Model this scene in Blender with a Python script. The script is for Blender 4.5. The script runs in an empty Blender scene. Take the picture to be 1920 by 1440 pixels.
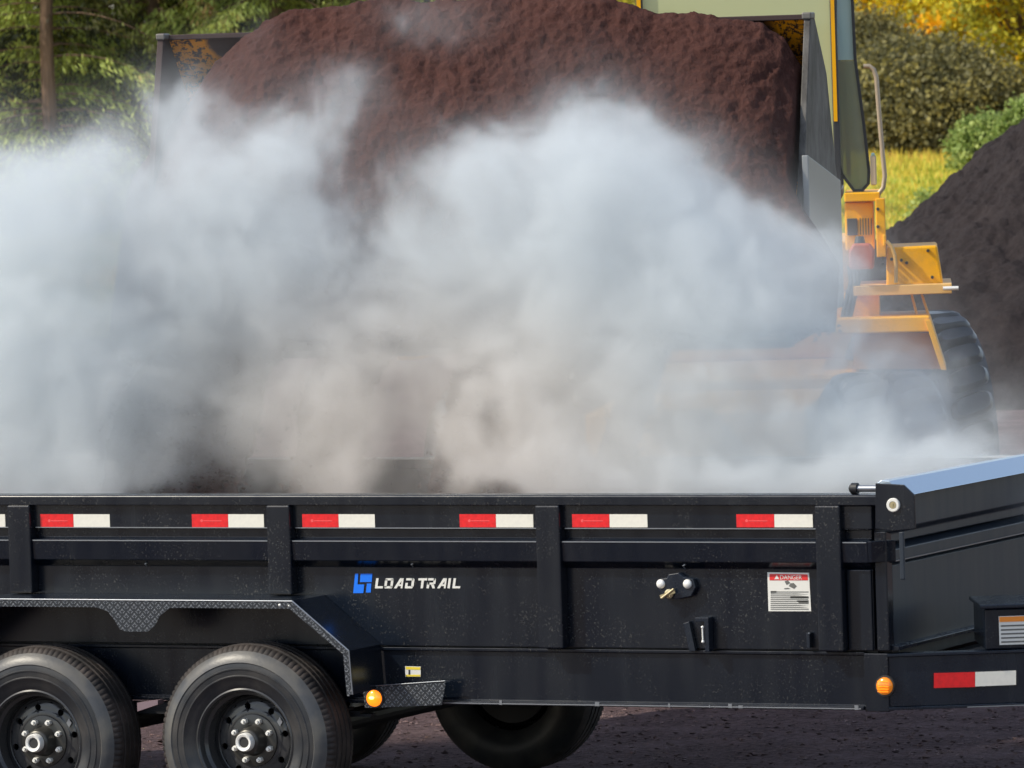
import bpy, bmesh, math, random
import numpy as np
from mathutils import Vector, Matrix, noise as mn
random.seed(7); rng = np.random.default_rng(7)
S = bpy.context.scene; COL = S.collection
R = math.radians
# ------------------------------------------------------------------ camera
F_PX, TH, PI_, RO = 12475.5, R(25.198), R(2.7792), R(1.7789)
CAM = Vector((12.183, -23.3186, 3.0563))
FW = Vector((-math.sin(TH)*math.cos(PI_), math.cos(TH)*math.cos(PI_), -math.sin(PI_)))
R0 = Vector((math.cos(TH), math.sin(TH), 0)); U0 = R0.cross(FW)
RT = R0*math.cos(RO) - U0*math.sin(RO); UP = R0*math.sin(RO) + U0*math.cos(RO)
cd = bpy.data.cameras.new('camera'); cam = bpy.data.objects.new('camera', cd); COL.objects.link(cam)
cd.sensor_width = 36; cd.lens = F_PX/1920*36; cd.clip_start = 1; cd.clip_end = 3000
m = Matrix((RT, UP, -FW)).transposed().to_4x4(); m.translation = CAM; cam.matrix_world = m
cd.dof.use_dof = True; cd.dof.focus_distance = 28.5; cd.dof.aperture_fstop = 14
S.camera = cam
# ------------------------------------------------------------------ world, sun, exposure
SUN_DIR = Vector((0.60, 0.46, -0.72)).normalized()      # the way the light travels
w = bpy.data.worlds.new('World'); S.world = w; w.use_nodes = True
nt = w.node_tree; sky = nt.nodes.new('ShaderNodeTexSky'); sky.sky_type = 'NISHITA'; sky.sun_disc = False
sky.sun_elevation = math.asin(-SUN_DIR.z); sky.sun_rotation = math.atan2(-SUN_DIR.x, -SUN_DIR.y)
bgn = nt.nodes['Background']; bgn.inputs['Strength'].default_value = 0.15
hs = nt.nodes.new('ShaderNodeHueSaturation'); hs.inputs['Saturation'].default_value = .72; nt.links.new(sky.outputs[0], hs.inputs['Color']); nt.links.new(hs.outputs[0], bgn.inputs['Color'])
sd = bpy.data.lights.new('sun', 'SUN'); sd.energy = 3.2; sd.angle = R(0.6); sd.color = (1, .91, .75)
so = bpy.data.objects.new('sun', sd); COL.objects.link(so)
so.rotation_euler = SUN_DIR.to_track_quat('-Z', 'Y').to_euler(); so.location = (-8, -6, 20)
S.view_settings.view_transform = 'Standard'; S.view_settings.look = 'None'; S.view_settings.gamma = 1
S.view_settings.exposure = 0.45
S.cycles.volume_bounces = 6; S.cycles.max_bounces = 10; S.cycles.transparent_max_bounces = 12
S.cycles.volume_step_rate = 4.0; S.cycles.use_denoising = True

# ------------------------------------------------------------------ placing helpers
def ray(px, py): return FW + RT*((px-960)/F_PX) + UP*(-(py-720)/F_PX)
def at(px, py, D): return CAM + ray(px, py)*D
def aty(px, py, y): r = ray(px, py); return CAM + r*((y-CAM.y)/r.y)
B = 0.27                       # plane of the dump body's side sheet
def sx(px, py=1000, y=B): return aty(px, py, y).x
def sz(px, py, y=B): return aty(px, py, y).z

# ------------------------------------------------------------------ mesh builder
class MB:
    def __init__(s): s.v = []; s.f = []; s.T = None
    def add(s, vs, fs):
        o = len(s.v)
        for p in vs:
            p = Vector(p); s.v.append(s.T @ p if s.T else p)
        s.f += [tuple(i+o for i in f) for f in fs]; return s
    def box(s, x0, x1, y0, y1, z0, z1):
        return s.add([(x, y, z) for x in (x0, x1) for y in (y0, y1) for z in (z0, z1)],
                     [(0,1,3,2),(4,6,7,5),(0,4,5,1),(2,3,7,6),(0,2,6,4),(1,5,7,3)])
    def hexa(s, p):   # 8 points: bottom loop 0-3, top loop 4-7
        return s.add(p, [(3,2,1,0),(4,5,6,7),(0,1,5,4),(1,2,6,5),(2,3,7,6),(3,0,4,7)])
    def prism(s, poly, a, b, axis='y'):
        n = len(poly)
        def P(q, t):
            if axis == 'y': return (q[0], t, q[1])
            if axis == 'x': return (t, q[0], q[1])
            return (q[0], q[1], t)
        return s.add([P(q, a) for q in poly] + [P(q, b) for q in poly],
                     [tuple(range(n))[::-1], tuple(range(n, 2*n))] + [(i, (i+1) % n, n+(i+1) % n, n+i) for i in range(n)])
    def cyl(s, p0, p1, r0, r1=None, n=20):
        p0 = Vector(p0); p1 = Vector(p1); r1 = r0 if r1 is None else r1
        d = (p1-p0).normalized(); a = d.orthogonal().normalized(); b = d.cross(a)
        vs = [p0+(a*math.cos(t)+b*math.sin(t))*r0 for t in [2*math.pi*i/n for i in range(n)]]
        vs += [p1+(a*math.cos(t)+b*math.sin(t))*r1 for t in [2*math.pi*i/n for i in range(n)]]
        return s.add(vs, [tuple(range(n))[::-1], tuple(range(n, 2*n))] + [(i, (i+1) % n, n+(i+1) % n, n+i) for i in range(n)])
    def tube(s, pts, r, n=10):
        pts = [Vector(p) for p in pts]; rings = []; a = None
        for i, p in enumerate(pts):
            d = (pts[min(i+1, len(pts)-1)]-pts[max(i-1, 0)]).normalized()
            a = d.orthogonal().normalized() if a is None else (a-d*a.dot(d)).normalized()
            b = d.cross(a); rr = r[i] if isinstance(r, (list, tuple)) else r
            rings.append([p+(a*math.cos(t)+b*math.sin(t))*rr for t in [2*math.pi*k/n for k in range(n)]])
        fs = [tuple(range(n))[::-1], tuple(range((len(pts)-1)*n, len(pts)*n))]
        for i in range(len(pts)-1):
            fs += [(i*n+k, i*n+(k+1) % n, (i+1)*n+(k+1) % n, (i+1)*n+k) for k in range(n)]
        return s.add([v for q in rings for v in q], fs)
    def lathe(s, prof, c, n=64, mod=None):       # prof: (radius, y), axis along y at centre c, closed loop of rings
        c = Vector(c); vs = []; m_ = len(prof)
        for k in range(n):
            t = 2*math.pi*k/n
            for j, (r, y) in enumerate(prof):
                if mod: r, y = mod(j, k, r, y)
                vs.append(c+Vector((r*math.cos(t), y, r*math.sin(t))))
        fs = [(k*m_+j, ((k+1) % n)*m_+j, ((k+1) % n)*m_+j+1, k*m_+j+1) for k in range(n) for j in range(m_-1)]
        return s.add(vs, fs)
    def sphere(s, c, r, sc=(1,1,1), n=14):
        c = Vector(c); vs = []; fs = []
        for i in range(n+1):
            ph = math.pi*i/n
            for k in range(n*2):
                t = math.pi*k/n
                vs.append(c+Vector((math.sin(ph)*math.cos(t)*r*sc[0], math.sin(ph)*math.sin(t)*r*sc[1], math.cos(ph)*r*sc[2])))
        for i in range(n):
            for k in range(n*2): fs.append((i*2*n+k, i*2*n+(k+1) % (2*n), (i+1)*2*n+(k+1) % (2*n), (i+1)*2*n+k))
        return s.add(vs, fs)
    def build(s, name, mat, parent=None, bevel=0, smooth=False, seg=2):
        me = bpy.data.meshes.new(name)
        o = bpy.data.objects.new(name, me); COL.objects.link(o)
        off = Vector((0,0,0)); q = parent
        while q: off += q.location; q = q.parent
        me.from_pydata([tuple(v-off) for v in s.v], [], s.f)
        bm = bmesh.new(); bm.from_mesh(me)
        if smooth: bmesh.ops.remove_doubles(bm, verts=bm.verts, dist=1e-5)
        bmesh.ops.recalc_face_normals(bm, faces=bm.faces)
        if bevel:
            es = [e for e in bm.edges if len(e.link_faces) == 2 and e.calc_face_angle(0) > R(25)]
            bmesh.ops.bevel(bm, geom=es, offset=bevel, segments=seg, affect='EDGES', profile=.5, clamp_overlap=True)
        bm.to_mesh(me); bm.free()
        if smooth:
            me.polygons.foreach_set('use_smooth', [True]*len(me.polygons)); me.set_sharp_from_angle(angle=R(35))
        me.materials.append(mat)
        if parent: o.parent = parent
        return o
def tag(o, label=None, cat=None, group=None, kind=None):
    if label: o['label'] = label
    if cat: o['category'] = cat
    if group: o['group'] = group
    if kind: o['kind'] = kind
    return o
def empty(name, loc, parent=None):
    o = bpy.data.objects.new(name, None); COL.objects.link(o); o.location = loc; o.empty_display_size = .2
    if parent:
        q = parent; off = Vector((0,0,0))
        while q: off += q.location; q = q.parent
        o.location = Vector(loc)-off; o.parent = parent
    return o
def raw(name, verts, faces, mat, parent=None, smooth=False, attr=None):   # numpy mesh, constant face size
    me = bpy.data.meshes.new(name); nv = len(verts); nf, k = faces.shape
    me.vertices.add(nv); me.vertices.foreach_set('co', np.asarray(verts, np.float32).ravel())
    me.loops.add(nf*k); me.loops.foreach_set('vertex_index', faces.astype(np.int32).ravel())
    me.polygons.add(nf); me.polygons.foreach_set('loop_start', np.arange(0, nf*k, k, dtype=np.int32))
    me.polygons.foreach_set('loop_total', np.full(nf, k, np.int32))
    if smooth: me.polygons.foreach_set('use_smooth', np.ones(nf, bool))
    me.update(calc_edges=True); me.validate()
    if attr is not None:
        a = me.attributes.new('tint', 'FLOAT', 'FACE'); a.data.foreach_set('value', attr.astype(np.float32))
    o = bpy.data.objects.new(name, me); COL.objects.link(o); me.materials.append(mat)
    if parent: o.parent = parent
    return o

# ------------------------------------------------------------------ materials
def mat(name, col, rough=.5, metal=0, spec=.5, coat=0, emit=None, es=0):
    m_ = bpy.data.materials.new(name); m_.use_nodes = True; p = m_.node_tree.nodes['Principled BSDF']
    p.inputs['Base Color'].default_value = (*col, 1); p.inputs['Roughness'].default_value = rough
    p.inputs['Metallic'].default_value = metal; p.inputs['Specular IOR Level'].default_value = spec
    p.inputs['Coat Weight'].default_value = coat
    if emit: p.inputs['Emission Color'].default_value = (*emit, 1); p.inputs['Emission Strength'].default_value = es
    return m_
class NB:
    def __init__(s, m_): s.t = m_.node_tree; s.p = s.t.nodes['Principled BSDF']; s.c = s.n('ShaderNodeTexCoord').outputs['Object']
    def n(s, ty, **kw):
        q = s.t.nodes.new(ty)
        for k, v in kw.items(): setattr(q, k, v)
        return q
    def l(s, a, b): s.t.links.new(a, b)
    def noise(s, sc, det=3, vec=None, rough=.5, dist=0):
        q = s.n('ShaderNodeTexNoise'); q.inputs['Scale'].default_value = sc; q.inputs['Detail'].default_value = det
        q.inputs['Roughness'].default_value = rough; q.inputs['Distortion'].default_value = dist
        s.l(vec or s.c, q.inputs['Vector']); return q.outputs['Fac']
    def scale(s, v):
        q = s.n('ShaderNodeMapping'); q.inputs['Scale'].default_value = v; s.l(s.c, q.inputs['Vector']); return q.outputs[0]
    def ramp(s, f, stops):
        q = s.n('ShaderNodeValToRGB'); e = q.color_ramp.elements
        for i, (p_, c) in enumerate(stops):
            el = e[i] if i < 2 else e.new(p_)
            el.position = p_; el.color = (*c, 1) if not isinstance(c, float) else (c, c, c, 1)
        s.l(f, q.inputs[0]); return q.outputs[0]
    def math(s, op, a, b=None):
        q = s.n('ShaderNodeMath', operation=op)
        for i, x in enumerate((a, b)):
            if x is None: continue
            if isinstance(x, (int, float)): q.inputs[i].default_value = x
            else: s.l(x, q.inputs[i])
        return q.outputs[0]
    def mix(s, f, a, b):
        q = s.n('ShaderNodeMix', data_type='RGBA')
        s.l(f, q.inputs[0])
        for i, x in ((6, a), (7, b)):
            if isinstance(x, tuple): q.inputs[i].default_value = (*x, 1)
            else: s.l(x, q.inputs[i])
        return q.outputs[2]
    def bump(s, h, st=.3, d=.01):
        q = s.n('ShaderNodeBump'); q.inputs['Strength'].default_value = st; q.inputs['Distance'].default_value = d
        s.l(h, q.inputs['Height']); s.l(q.outputs[0], s.p.inputs['Normal'])

def black_paint(name, rough=.21, dust=1.0, base=(.0025,.0055,.012)):
    m_ = mat(name, base, rough, 0, .5); b = NB(m_)
    film = b.ramp(b.noise(3.0, 4), [(.4, 0.0), (.8, 1.0)])
    streak = b.noise(14, 3, b.scale((1, 1, .12)))
    fine = b.ramp(b.noise(120, 3), [(.60, 0.0), (.72, 1.0)])
    patch = b.ramp(b.noise(4.5, 3, dist=.6), [(.42, 0.0), (.62, 1.0)])
    spot = b.math('MULTIPLY', fine, patch)
    c1 = b.mix(b.math('MULTIPLY', b.math('MULTIPLY', film, streak), .22*dust), base, (.045,.043,.040))
    c2 = b.mix(b.math('MULTIPLY', spot, .5*dust), c1, (.12,.115,.10))
    b.l(c2, b.p.inputs['Base Color'])
    b.l(b.math('ADD', b.math('MULTIPLY', streak, .22), rough-.08), b.p.inputs['Roughness'])
    b.bump(b.noise(2.3, 2), .05, .02)
    return m_
M = {}
M['paint'] = black_paint('black trailer paint')
M['paint_clean'] = black_paint('cleaner black paint', .22, .35, (.007,.012,.022))
M['paint_front'] = black_paint('blue black front paint', .42, .25, (.010,.018,.030))
M['under'] = black_paint('underbody black', .5, .5, (.008,.009,.012))
def tread_plate():
    m_ = mat('black tread plate', (.03,.034,.042), .3, .35); b = NB(m_)
    def bars(rot, off):
        q = b.n('ShaderNodeMapping'); q.inputs['Rotation'].default_value = (0, rot, 0); q.inputs['Location'].default_value = (off, 0, off)
        q.inputs['Scale'].default_value = (1, 1, 1); b.l(b.c, q.inputs['Vector'])
        sp = b.n('ShaderNodeSeparateXYZ'); b.l(q.outputs[0], sp.inputs[0])
        a = b.math('PINGPONG', b.math('MULTIPLY', sp.outputs[0], 1), .0065)
        c = b.math('PINGPONG', b.math('MULTIPLY', sp.outputs[2], 1), .013)
        return b.math('MULTIPLY', b.ramp(b.math('MULTIPLY', a, 150), [(.62, 0.0), (.85, 1.0)]), b.ramp(b.math('MULTIPLY', c, 76), [(.45, 0.0), (.6, 1.0)]))
    h = b.math('MAXIMUM', bars(R(45), 0), bars(R(-45), .0092))
    b.bump(h, .8, .002)
    b.l(b.mix(h, (.035,.040,.048), (.20,.215,.235)), b.p.inputs['Base Color'])
    return m_
M['tread'] = tread_plate()
M['zinc'] = mat('zinc bolt', (.88,.87,.82), .38, .25)
M['steel'] = mat('worn bright steel edge', (.32,.34,.37), .3, .8)
M['brass'] = mat('worn brass latch', (.55,.47,.28), .3, .8)
M['white_vinyl'] = mat('white vinyl', (.72,.71,.66), .45)
M['blue_vinyl'] = mat('blue vinyl', (.0,.17,.85), .4)
M['red_vinyl'] = mat('red vinyl', (.70,.03,.03), .4)
M['orange_vinyl'] = mat('orange vinyl', (.85,.27,.03), .4)
M['yellow_vinyl'] = mat('yellow vinyl', (.80,.62,.05), .4)
M['grey_ink'] = mat('grey ink', (.13,.13,.12), .6)
M['black_ink'] = mat('black ink', (.03,.03,.03), .6)
def tape(name, c0, c1):
    m_ = mat(name, c0, .3, 0, .6, .4); b = NB(m_)
    b.l(b.mix(b.ramp(b.noise(60, 2), [(.4, 0.0), (.65, 1.0)]), c0, c1), b.p.inputs['Base Color']); return m_
M['tape_red'] = tape('red retroreflective tape', (.78,.010,.014), (.66,.008,.012))
M['tape_white'] = tape('white retroreflective tape', (.80,.78,.69), (.76,.74,.66))
M['tape_print'] = mat('faint tape print', (.85,.10,.10), .4)
M['amber'] = mat('amber lens', (.85,.25,.01), .18, 0, .6, .5, (1,.30,.02), .12)
M['amber_lit'] = mat('lit amber lens', (.9,.25,.01), .18, 0, .6, .5, (1,.22,.01), 1.1)
M['bulb'] = mat('glowing filament', (1,.7,.2), .3, 0, .5, 0, (1,.6,.12), 4)
M['grommet'] = mat('rubber grommet', (.02,.02,.02), .6)
def rubber(name, c=(.016,.016,.018), dirt=(.07,.06,.05), r=.55):
    m_ = mat(name, c, r, 0, .4); b = NB(m_)
    b.l(b.mix(b.ramp(b.noise(9, 5), [(.4, 0.0), (.8, 1.0)]), c, dirt), b.p.inputs['Base Color'])
    b.bump(b.noise(90, 2), .15, .003); return m_
M['rubber'] = rubber('tyre rubber')
M['tread_rubber'] = rubber('tyre tread rubber', (.016,.014,.014), (.07,.055,.048), .7)
M['sidewall'] = rubber('tyre sidewall', (.020,.022,.026), (.060,.056,.052), .36)
M['shoulder'] = rubber('sky lit tyre shoulder', (.060,.063,.068), (.14,.13,.11), .40)  # sky light caught by the rounded shoulder, put into a paler rubber colour
M['rim'] = black_paint('gloss black rim', .2, .8, (.040,.041,.043))
M['hub_cast'] = mat('greasy cast hub', (.07,.068,.062), .38, .6)

def mulch_mat(name, dark, mid, light, bs=1.0, fl=.5):
    m_ = mat(name, mid, .92, 0, .15); b = NB(m_)
    n1 = b.noise(2.2, 5, rough=.6); n2 = b.noise(26, 6, rough=.7); n3 = b.noise(90, 3, b.scale((1, 1, .5)), .7)
    c = b.mix(b.ramp(n2, [(.32, 0.0), (.68, 1.0)]), dark, mid)
    c = b.mix(b.math('MULTIPLY', b.ramp(n1, [(.45, 0.0), (.8, 1.0)]), .5), c, light)
    c = b.mix(b.math('MULTIPLY', b.ramp(n3, [(.70, 0.0), (.78, 1.0)]), fl), c, tuple(min(1, x*2.6) for x in light))
    b.l(c, b.p.inputs['Base Color'])
    b.bump(b.math('ADD', n2, b.math('MULTIPLY', n3, .6)), .7*bs, .03)
    return m_
M['mulch'] = mulch_mat('dark red brown mulch', (.042,.017,.014), (.074,.031,.025), (.092,.041,.033), .8, .15)
M['pile'] = mulch_mat('brown black compost', (.016,.013,.014), (.036,.029,.030), (.050,.040,.040), 1.0, .7)
M['ground'] = mulch_mat('purple brown dirt', (.09,.058,.062), (.42,.29,.30), (.66,.48,.49), 3.0, 1.0)

# ================================================================== GROUND
# terrain: level yard, then a bank up to a meadow; laid out along the view direction's ground axis
G0 = Vector((CAM.x, CAM.y)); GF = Vector((-math.sin(TH), math.cos(TH))); GR = Vector((math.cos(TH), math.sin(TH)))
def smooth(a, b, x): t = np.clip((x-a)/(b-a), 0, 1); return t*t*(3-2*t)
def terr(d, l): return .70*smooth(66, 84, d)+.06*np.sin(l*.23+d*.1)*smooth(70, 84, d)
def gxy(d, l): return G0.x+GF.x*d+GR.x*l, G0.y+GF.y*d+GR.y*l
def sheet(name, ds, ls, mt, dz=0, zf=None):
    D, L = np.meshgrid(ds, ls, indexing='ij'); X, Y = gxy(D, L)
    Z = terr(D, L)+dz
    if zf is not None: Z = Z+zf(D, L)
    n, k = D.shape; idx = np.arange(n*k).reshape(n, k)
    f = np.stack([idx[:-1,:-1], idx[:-1,1:], idx[1:,1:], idx[1:,:-1]], -1).reshape(-1, 4)
    return raw(name, np.stack([X, Y, Z], -1).reshape(-1, 3), f, mt, smooth=True)
ds = np.unique(np.concatenate([np.linspace(-60, 20, 9), np.linspace(20, 64, 45), np.linspace(64, 100, 73), np.array([125, 160, 250, 450, 900])]))
g = sheet('ground', ds, np.unique(np.concatenate([np.linspace(-60, 60, 121), [-600,-300,-150,-90,90,150,300,600]])), M['ground'], zf=lambda D, L: -.35*smooth(73, 80, D)); g['kind'] = 'structure'
mg = mat('meadow soil', (.16,.13,.04), .9, 0, .1); b = NB(mg)
b.l(b.mix(b.ramp(b.noise(.6, 5), [(.35, 0.0), (.65, 1.0)]), (.36,.36,.05), (.60,.38,.10)), b.p.inputs['Base Color'])
md = sheet('meadow', np.unique(np.concatenate([np.linspace(72, 150, 68), [180, 250, 400, 899]])), np.linspace(-160, 160, 161), mg, .02); md['kind'] = 'structure'

# loose chips scattered on the yard where it shows under the tongue
def chips(name, pos, size, mt, squash=.35):
    n = len(pos); a = rng.uniform(0, 2*np.pi, (n, 3)); s_ = size*rng.uniform(.35, 1, (n, 1))**2*1.9
    base = np.array([[1,0,0],[-.3,.6,0],[-.5,-.5,0],[0,0,.8]]); V = np.empty((n, 4, 3))
    for k in range(4):
        v = base[k][None]*np.ones((n, 1))
        c, s2 = np.cos(a[:, 0]), np.sin(a[:, 0]); x = v[:, 0]*c-v[:, 1]*s2; y = v[:, 0]*s2+v[:, 1]*c; z = v[:, 2]
        c, s2 = np.cos(a[:, 1]), np.sin(a[:, 1]); y, z = y*c-z*s2, y*s2+z*c
        V[:, k] = np.stack([x, y, z], -1)*s_*np.array([1, 1, squash*2])
    V += pos[:, None]
    i = np.arange(n)[:, None]*4
    f = np.concatenate([i+[0,1,2], i+[0,1,3], i+[1,2,3], i+[2,0,3]])
    return raw(name, V.reshape(-1, 3), f, mt)
L_ = rng.uniform(-6, 6, 26000); D_ = rng.uniform(27, 40, 26000); X, Y = gxy(D_, L_)
ch = chips('wood_chips', np.stack([X, Y, np.full_like(X, .005)], -1), .014, mulch_mat('pale chips', (.12,.08,.08), (.24,.17,.17), (.38,.30,.28)), .2)
tag(ch, 'loose wood chips scattered over the purple brown dirt yard', 'wood chips', kind='stuff')

# ================================================================== DUMP TRAILER
T = empty('dump_trailer', (1.0, 1.3, 0))
tag(T, 'black steel dump trailer with red and white reflective tape and diamond plate fender', 'trailer')
ZT, ZB, ZF = 1.358, 0.7555, 0.527
PS, PX0, PW = 1.1829, -1.0688, .104
XC = sx(1668, 1225)                 # front corner of the body
YF = B+2.12                         # far side sheet
XR = -2.9                           # rear end, outside the frame
def zz(px, py, y=B): return sz(px, py, y)
z_up = zz(800, 990); z_rt = zz(800, 1011); z_rb = zz(800, 1050); z_tt = zz(800, 944)
def side(ymir=None):
    """side wall cross-section as (outward offset, z), swept along x"""
    prof = [(0, ZB), (0, z_rb-.028), (.042, z_rb), (.046, z_rt-.004), (.040, z_rt), (.0, z_rt+.005), (.0, z_up-.004), (.024, z_up), (.024, z_tt), (-.03, z_tt), (-.03, ZB)]
    return prof
for nm, yy, sg in (('side_wall', B, -1), ('side_wall', YF, 1)):
    mb = MB(); mb.prism([(yy+sg*o, z) for o, z in side()], XR, XC-.06, 'x')
    sw = mb.build(nm, M['paint'], T, .0025)
    # top rail
    mb = MB(); mb.prism([(yy+sg*.05, z_tt-.004), (yy+sg*.05, ZT-.006), (yy+sg*.044, ZT), (yy-sg*.05, ZT), (yy-sg*.05, z_tt-.004)], XR, XC+.0, 'x')
    mb.build('top_rail', M['paint'], sw, .003)
    for i in range(-1, 4):
        x1 = PX0+PS*i; zb = zz(520, 1113) if (i < 2) else ZB
        mb = MB(); mb.prism([(x1-PW, yy+sg*.0), (x1-PW, yy+sg*.058), (x1, yy+sg*.058), (x1, yy+sg*.0)], zb, z_tt-.004, 'z')
        mb.build('stake_post', M['paint'], sw, .006)
        if sg < 0:      # bright worn weld spots beside the post
            mb = MB(); r_ = random.Random(i)
            for q in range(9):
                z = z_rt-.015-q*.0065; mb.sphere((x1+.006, yy-.003, z), .0022*r_.uniform(.5, 1.1), n=5)
            mb.build('weld_bead', M['steel'], sw)
    if sg < 0: SW = sw
    else:
        mb = MB(); mb.box(XR, XC, yy-.052, yy+.045, ZT+.0002, ZT+.004); mb.build('bright_edge', mat('pale lit rail top', (.55,.55,.53), .45, .3), sw)  # light catching the far rail's top, put in as a pale strip
# rib nose wraps the corner, front corner columns
x_a = sx(1583, 1030); x_b = sx(1642, 1030)
mb = MB(); mb.hexa([(XC-.06,B-.042,z_rb),(x_b,B-.042,z_rb),(XC+.03,B+.02,z_rb),(XC-.06,B+.04,z_rb),(XC-.06,B-.046,z_rt),(x_b,B-.046,z_rt),(XC+.03,B+.02,z_rt),(XC-.06,B+.04,z_rt)])
mb.build('rib_corner', M['paint'], SW, .003)
mb = MB(); mb.prism([(sx(1587), B-.012), (sx(1633), B-.012), (sx(1633), B+.03), (sx(1587), B+.03)], ZB, z_rb-.03, 'z')
mb.prism([(sx(1640), B-.008), (XC+.002, B-.008), (XC+.002, B+.05), (sx(1640), B+.05)], ZB, z_up-.01, 'z')
mb.build('corner_column', M['paint'], SW, .004)
mb = MB(); mb.box(sx(1578), sx(1640), B-.03, B-.002, z_up, z_tt-.006); mb.build('corner_gusset', M['paint'], SW, .003)
# thin bright strips along the sheet lip and the rib
mb = MB()
for i in range(-1, 4):
    xa = PX0+PS*i+.008; xb = PX0+PS*(i+1)-PW-.004 if i < 3 else sx(1632)
    mb.box(xa, xb, B-.0262, B-.0242, z_up-.0004, z_up+.0034)
    mb.box(xa-.004, xb, B-.0478, B-.0445, z_rt-.007, z_rt-.003)
mb.build('bright_edge', M['steel'], SW)
# bed floor and the load's base
mb = MB(); mb.box(XR, XC-.06, B+.03, YF-.03, ZB-.06, ZB+.01); mb.build('bed_floor', M['under'], T)
# front wall, seen from outside on the right
mb = MB(); mb.box(XC-.055, XC, B+.051, YF-.004, ZB+.003, z_rt-.1)
mb.build('front_wall', M['paint_front'], T, .003); FWALL = mb
mb = MB(); mb.prism([(XC-.06, ZT-.19), (XC-.06, ZT-.012), (XC+.035, ZT-.012), (XC+.035, ZT-.135), (XC+.0, ZT-.155), (XC+.0, ZT-.19)], B+.02, YF, 'y')
mb.prism([(XC-.055, ZT-.30), (XC-.055, ZT-.19), (XC+.018, ZT-.215), (XC+.018, ZT-.26), (XC-.01, ZT-.275), (XC-.01, ZT-.30)], B+.03, YF-.01, 'y')
fh = mb.build('front_header', M['paint_front'], T, .004)
mb = MB(); mb.box(XC+.0181, XC+.0205, B+.04, YF-.02, ZT-.2625, ZT-.2585); mb.build('bright_edge', M['steel'], fh)
mb = MB(); mb.prism([(XC+.002, ZB-.005), (XC+.03, ZB+.0), (XC+.03, ZB+.014), (XC+.002, ZB+.02)], B+.02, YF, 'y'); mb.build('lower_flange', M['paint_clean'], T, .002)
# tarp housing across the front: the sky's blue reflection is put into its base colour
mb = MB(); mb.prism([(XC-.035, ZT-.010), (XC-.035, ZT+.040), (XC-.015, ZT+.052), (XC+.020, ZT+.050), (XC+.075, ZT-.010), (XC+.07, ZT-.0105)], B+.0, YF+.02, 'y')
mt_h = mat('smooth sky tinted tarp housing', (.52,.62,.72), .25, .75); th_ = mb.build('tarp_housing', mt_h, T, .003)
# tarp roller and its knob on the near side
p0 = aty(1603, 916, B-.02); p1 = aty(1650, 911, B-.02)
mb = MB(); mb.cyl(p0, (p1.x, p0.y, p0.z), .013); tr = mb.build('tarp_roller', M['steel'], T, smooth=True)
mb = MB(); mb.cyl((p0.x-.012, p0.y, p0.z), (p0.x+.012, p0.y, p0.z), .022, n=24); mb.sphere((p0.x-.004, p0.y, p0.z), .021); mb.build('knob', M['under'], tr, smooth=True)
# corner bracket with grommet
yb = B-.055
pol = [(1641, 906), (1694, 909), (1714, 928), (1716, 992), (1672, 996), (1641, 992)]
mb = MB(); mb.prism([(aty(x, y, yb).x, aty(x, y, yb).z) for x, y in pol], yb, yb+.012, 'y'); br = mb.build('corner_bracket', M['paint'], T, .003)
c = aty(1675, 947, yb-.004)
mb = MB(); mb.lathe([(.013, -.001), (.015, -.007), (.024, -.007), (.027, -.003), (.027, .004)], c, 32); mb.build('pulley_ring', M['white_vinyl'], br, smooth=True)
mb = MB(); mb.cyl(c, c+Vector((0, -.006, 0)), .0135); mb.box(c.x-.002, c.x+.002, c.y-.009, c.y-.006, c.z-.008, c.z+.008); mb.build('pin', M['brass'], br)
mb = MB(); mb.box(sx(1694, 1000), sx(1703, 1000), B-.05, B-.035, zz(1690, 1085), zz(1690, 995)); mb.build('tarp_arm', M['paint_front'], br, .004)

# frame beam (I-beam) and underside
XE = sx(1622, 1280)
mb = MB()
prof = [(B-.002, ZB-.006), (B-.002, ZB-.018), (B+.012, ZB-.020), (B+.012, ZF+.016), (B-.022, ZF+.014), (B-.022, ZF), (B+.10, ZF), (B+.10, ZF+.014), (B+.03, ZF+.016), (B+.03, ZB-.02), (B+.1, ZB-.018), (B+.1, ZB-.006)]
mb.prism(prof, XR, XE, 'x'); fb = mb.build('frame_beam', M['paint'], T, .002)
mb = MB(); mb.box(sx(835, 1320), XE-.01, B-.0245, B-.0222, ZF+.004, ZF+.0085)
r_ = random.Random(5)
for q in range(7): x = r_.uniform(.95, 2.6); mb.box(x, x+r_.uniform(.004, .02), B-.0255, B-.0222, ZF+.002, ZF+r_.uniform(.011, .02))
mb.build('bright_edge', M['steel'], fb)
mb = MB(); mb.prism([(2*(B+YF)/2-q[0], q[1]) for q in prof], XR, XE, 'x'); mb.build('frame_beam', M['under'], T)
mb = MB()
for x in np.arange(-2.4, 2.7, .5): mb.box(x, x+.06, B+.102, YF-.102, ZF+.06, ZB-.07)
mb.build('crossmember', M['under'], T)
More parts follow.
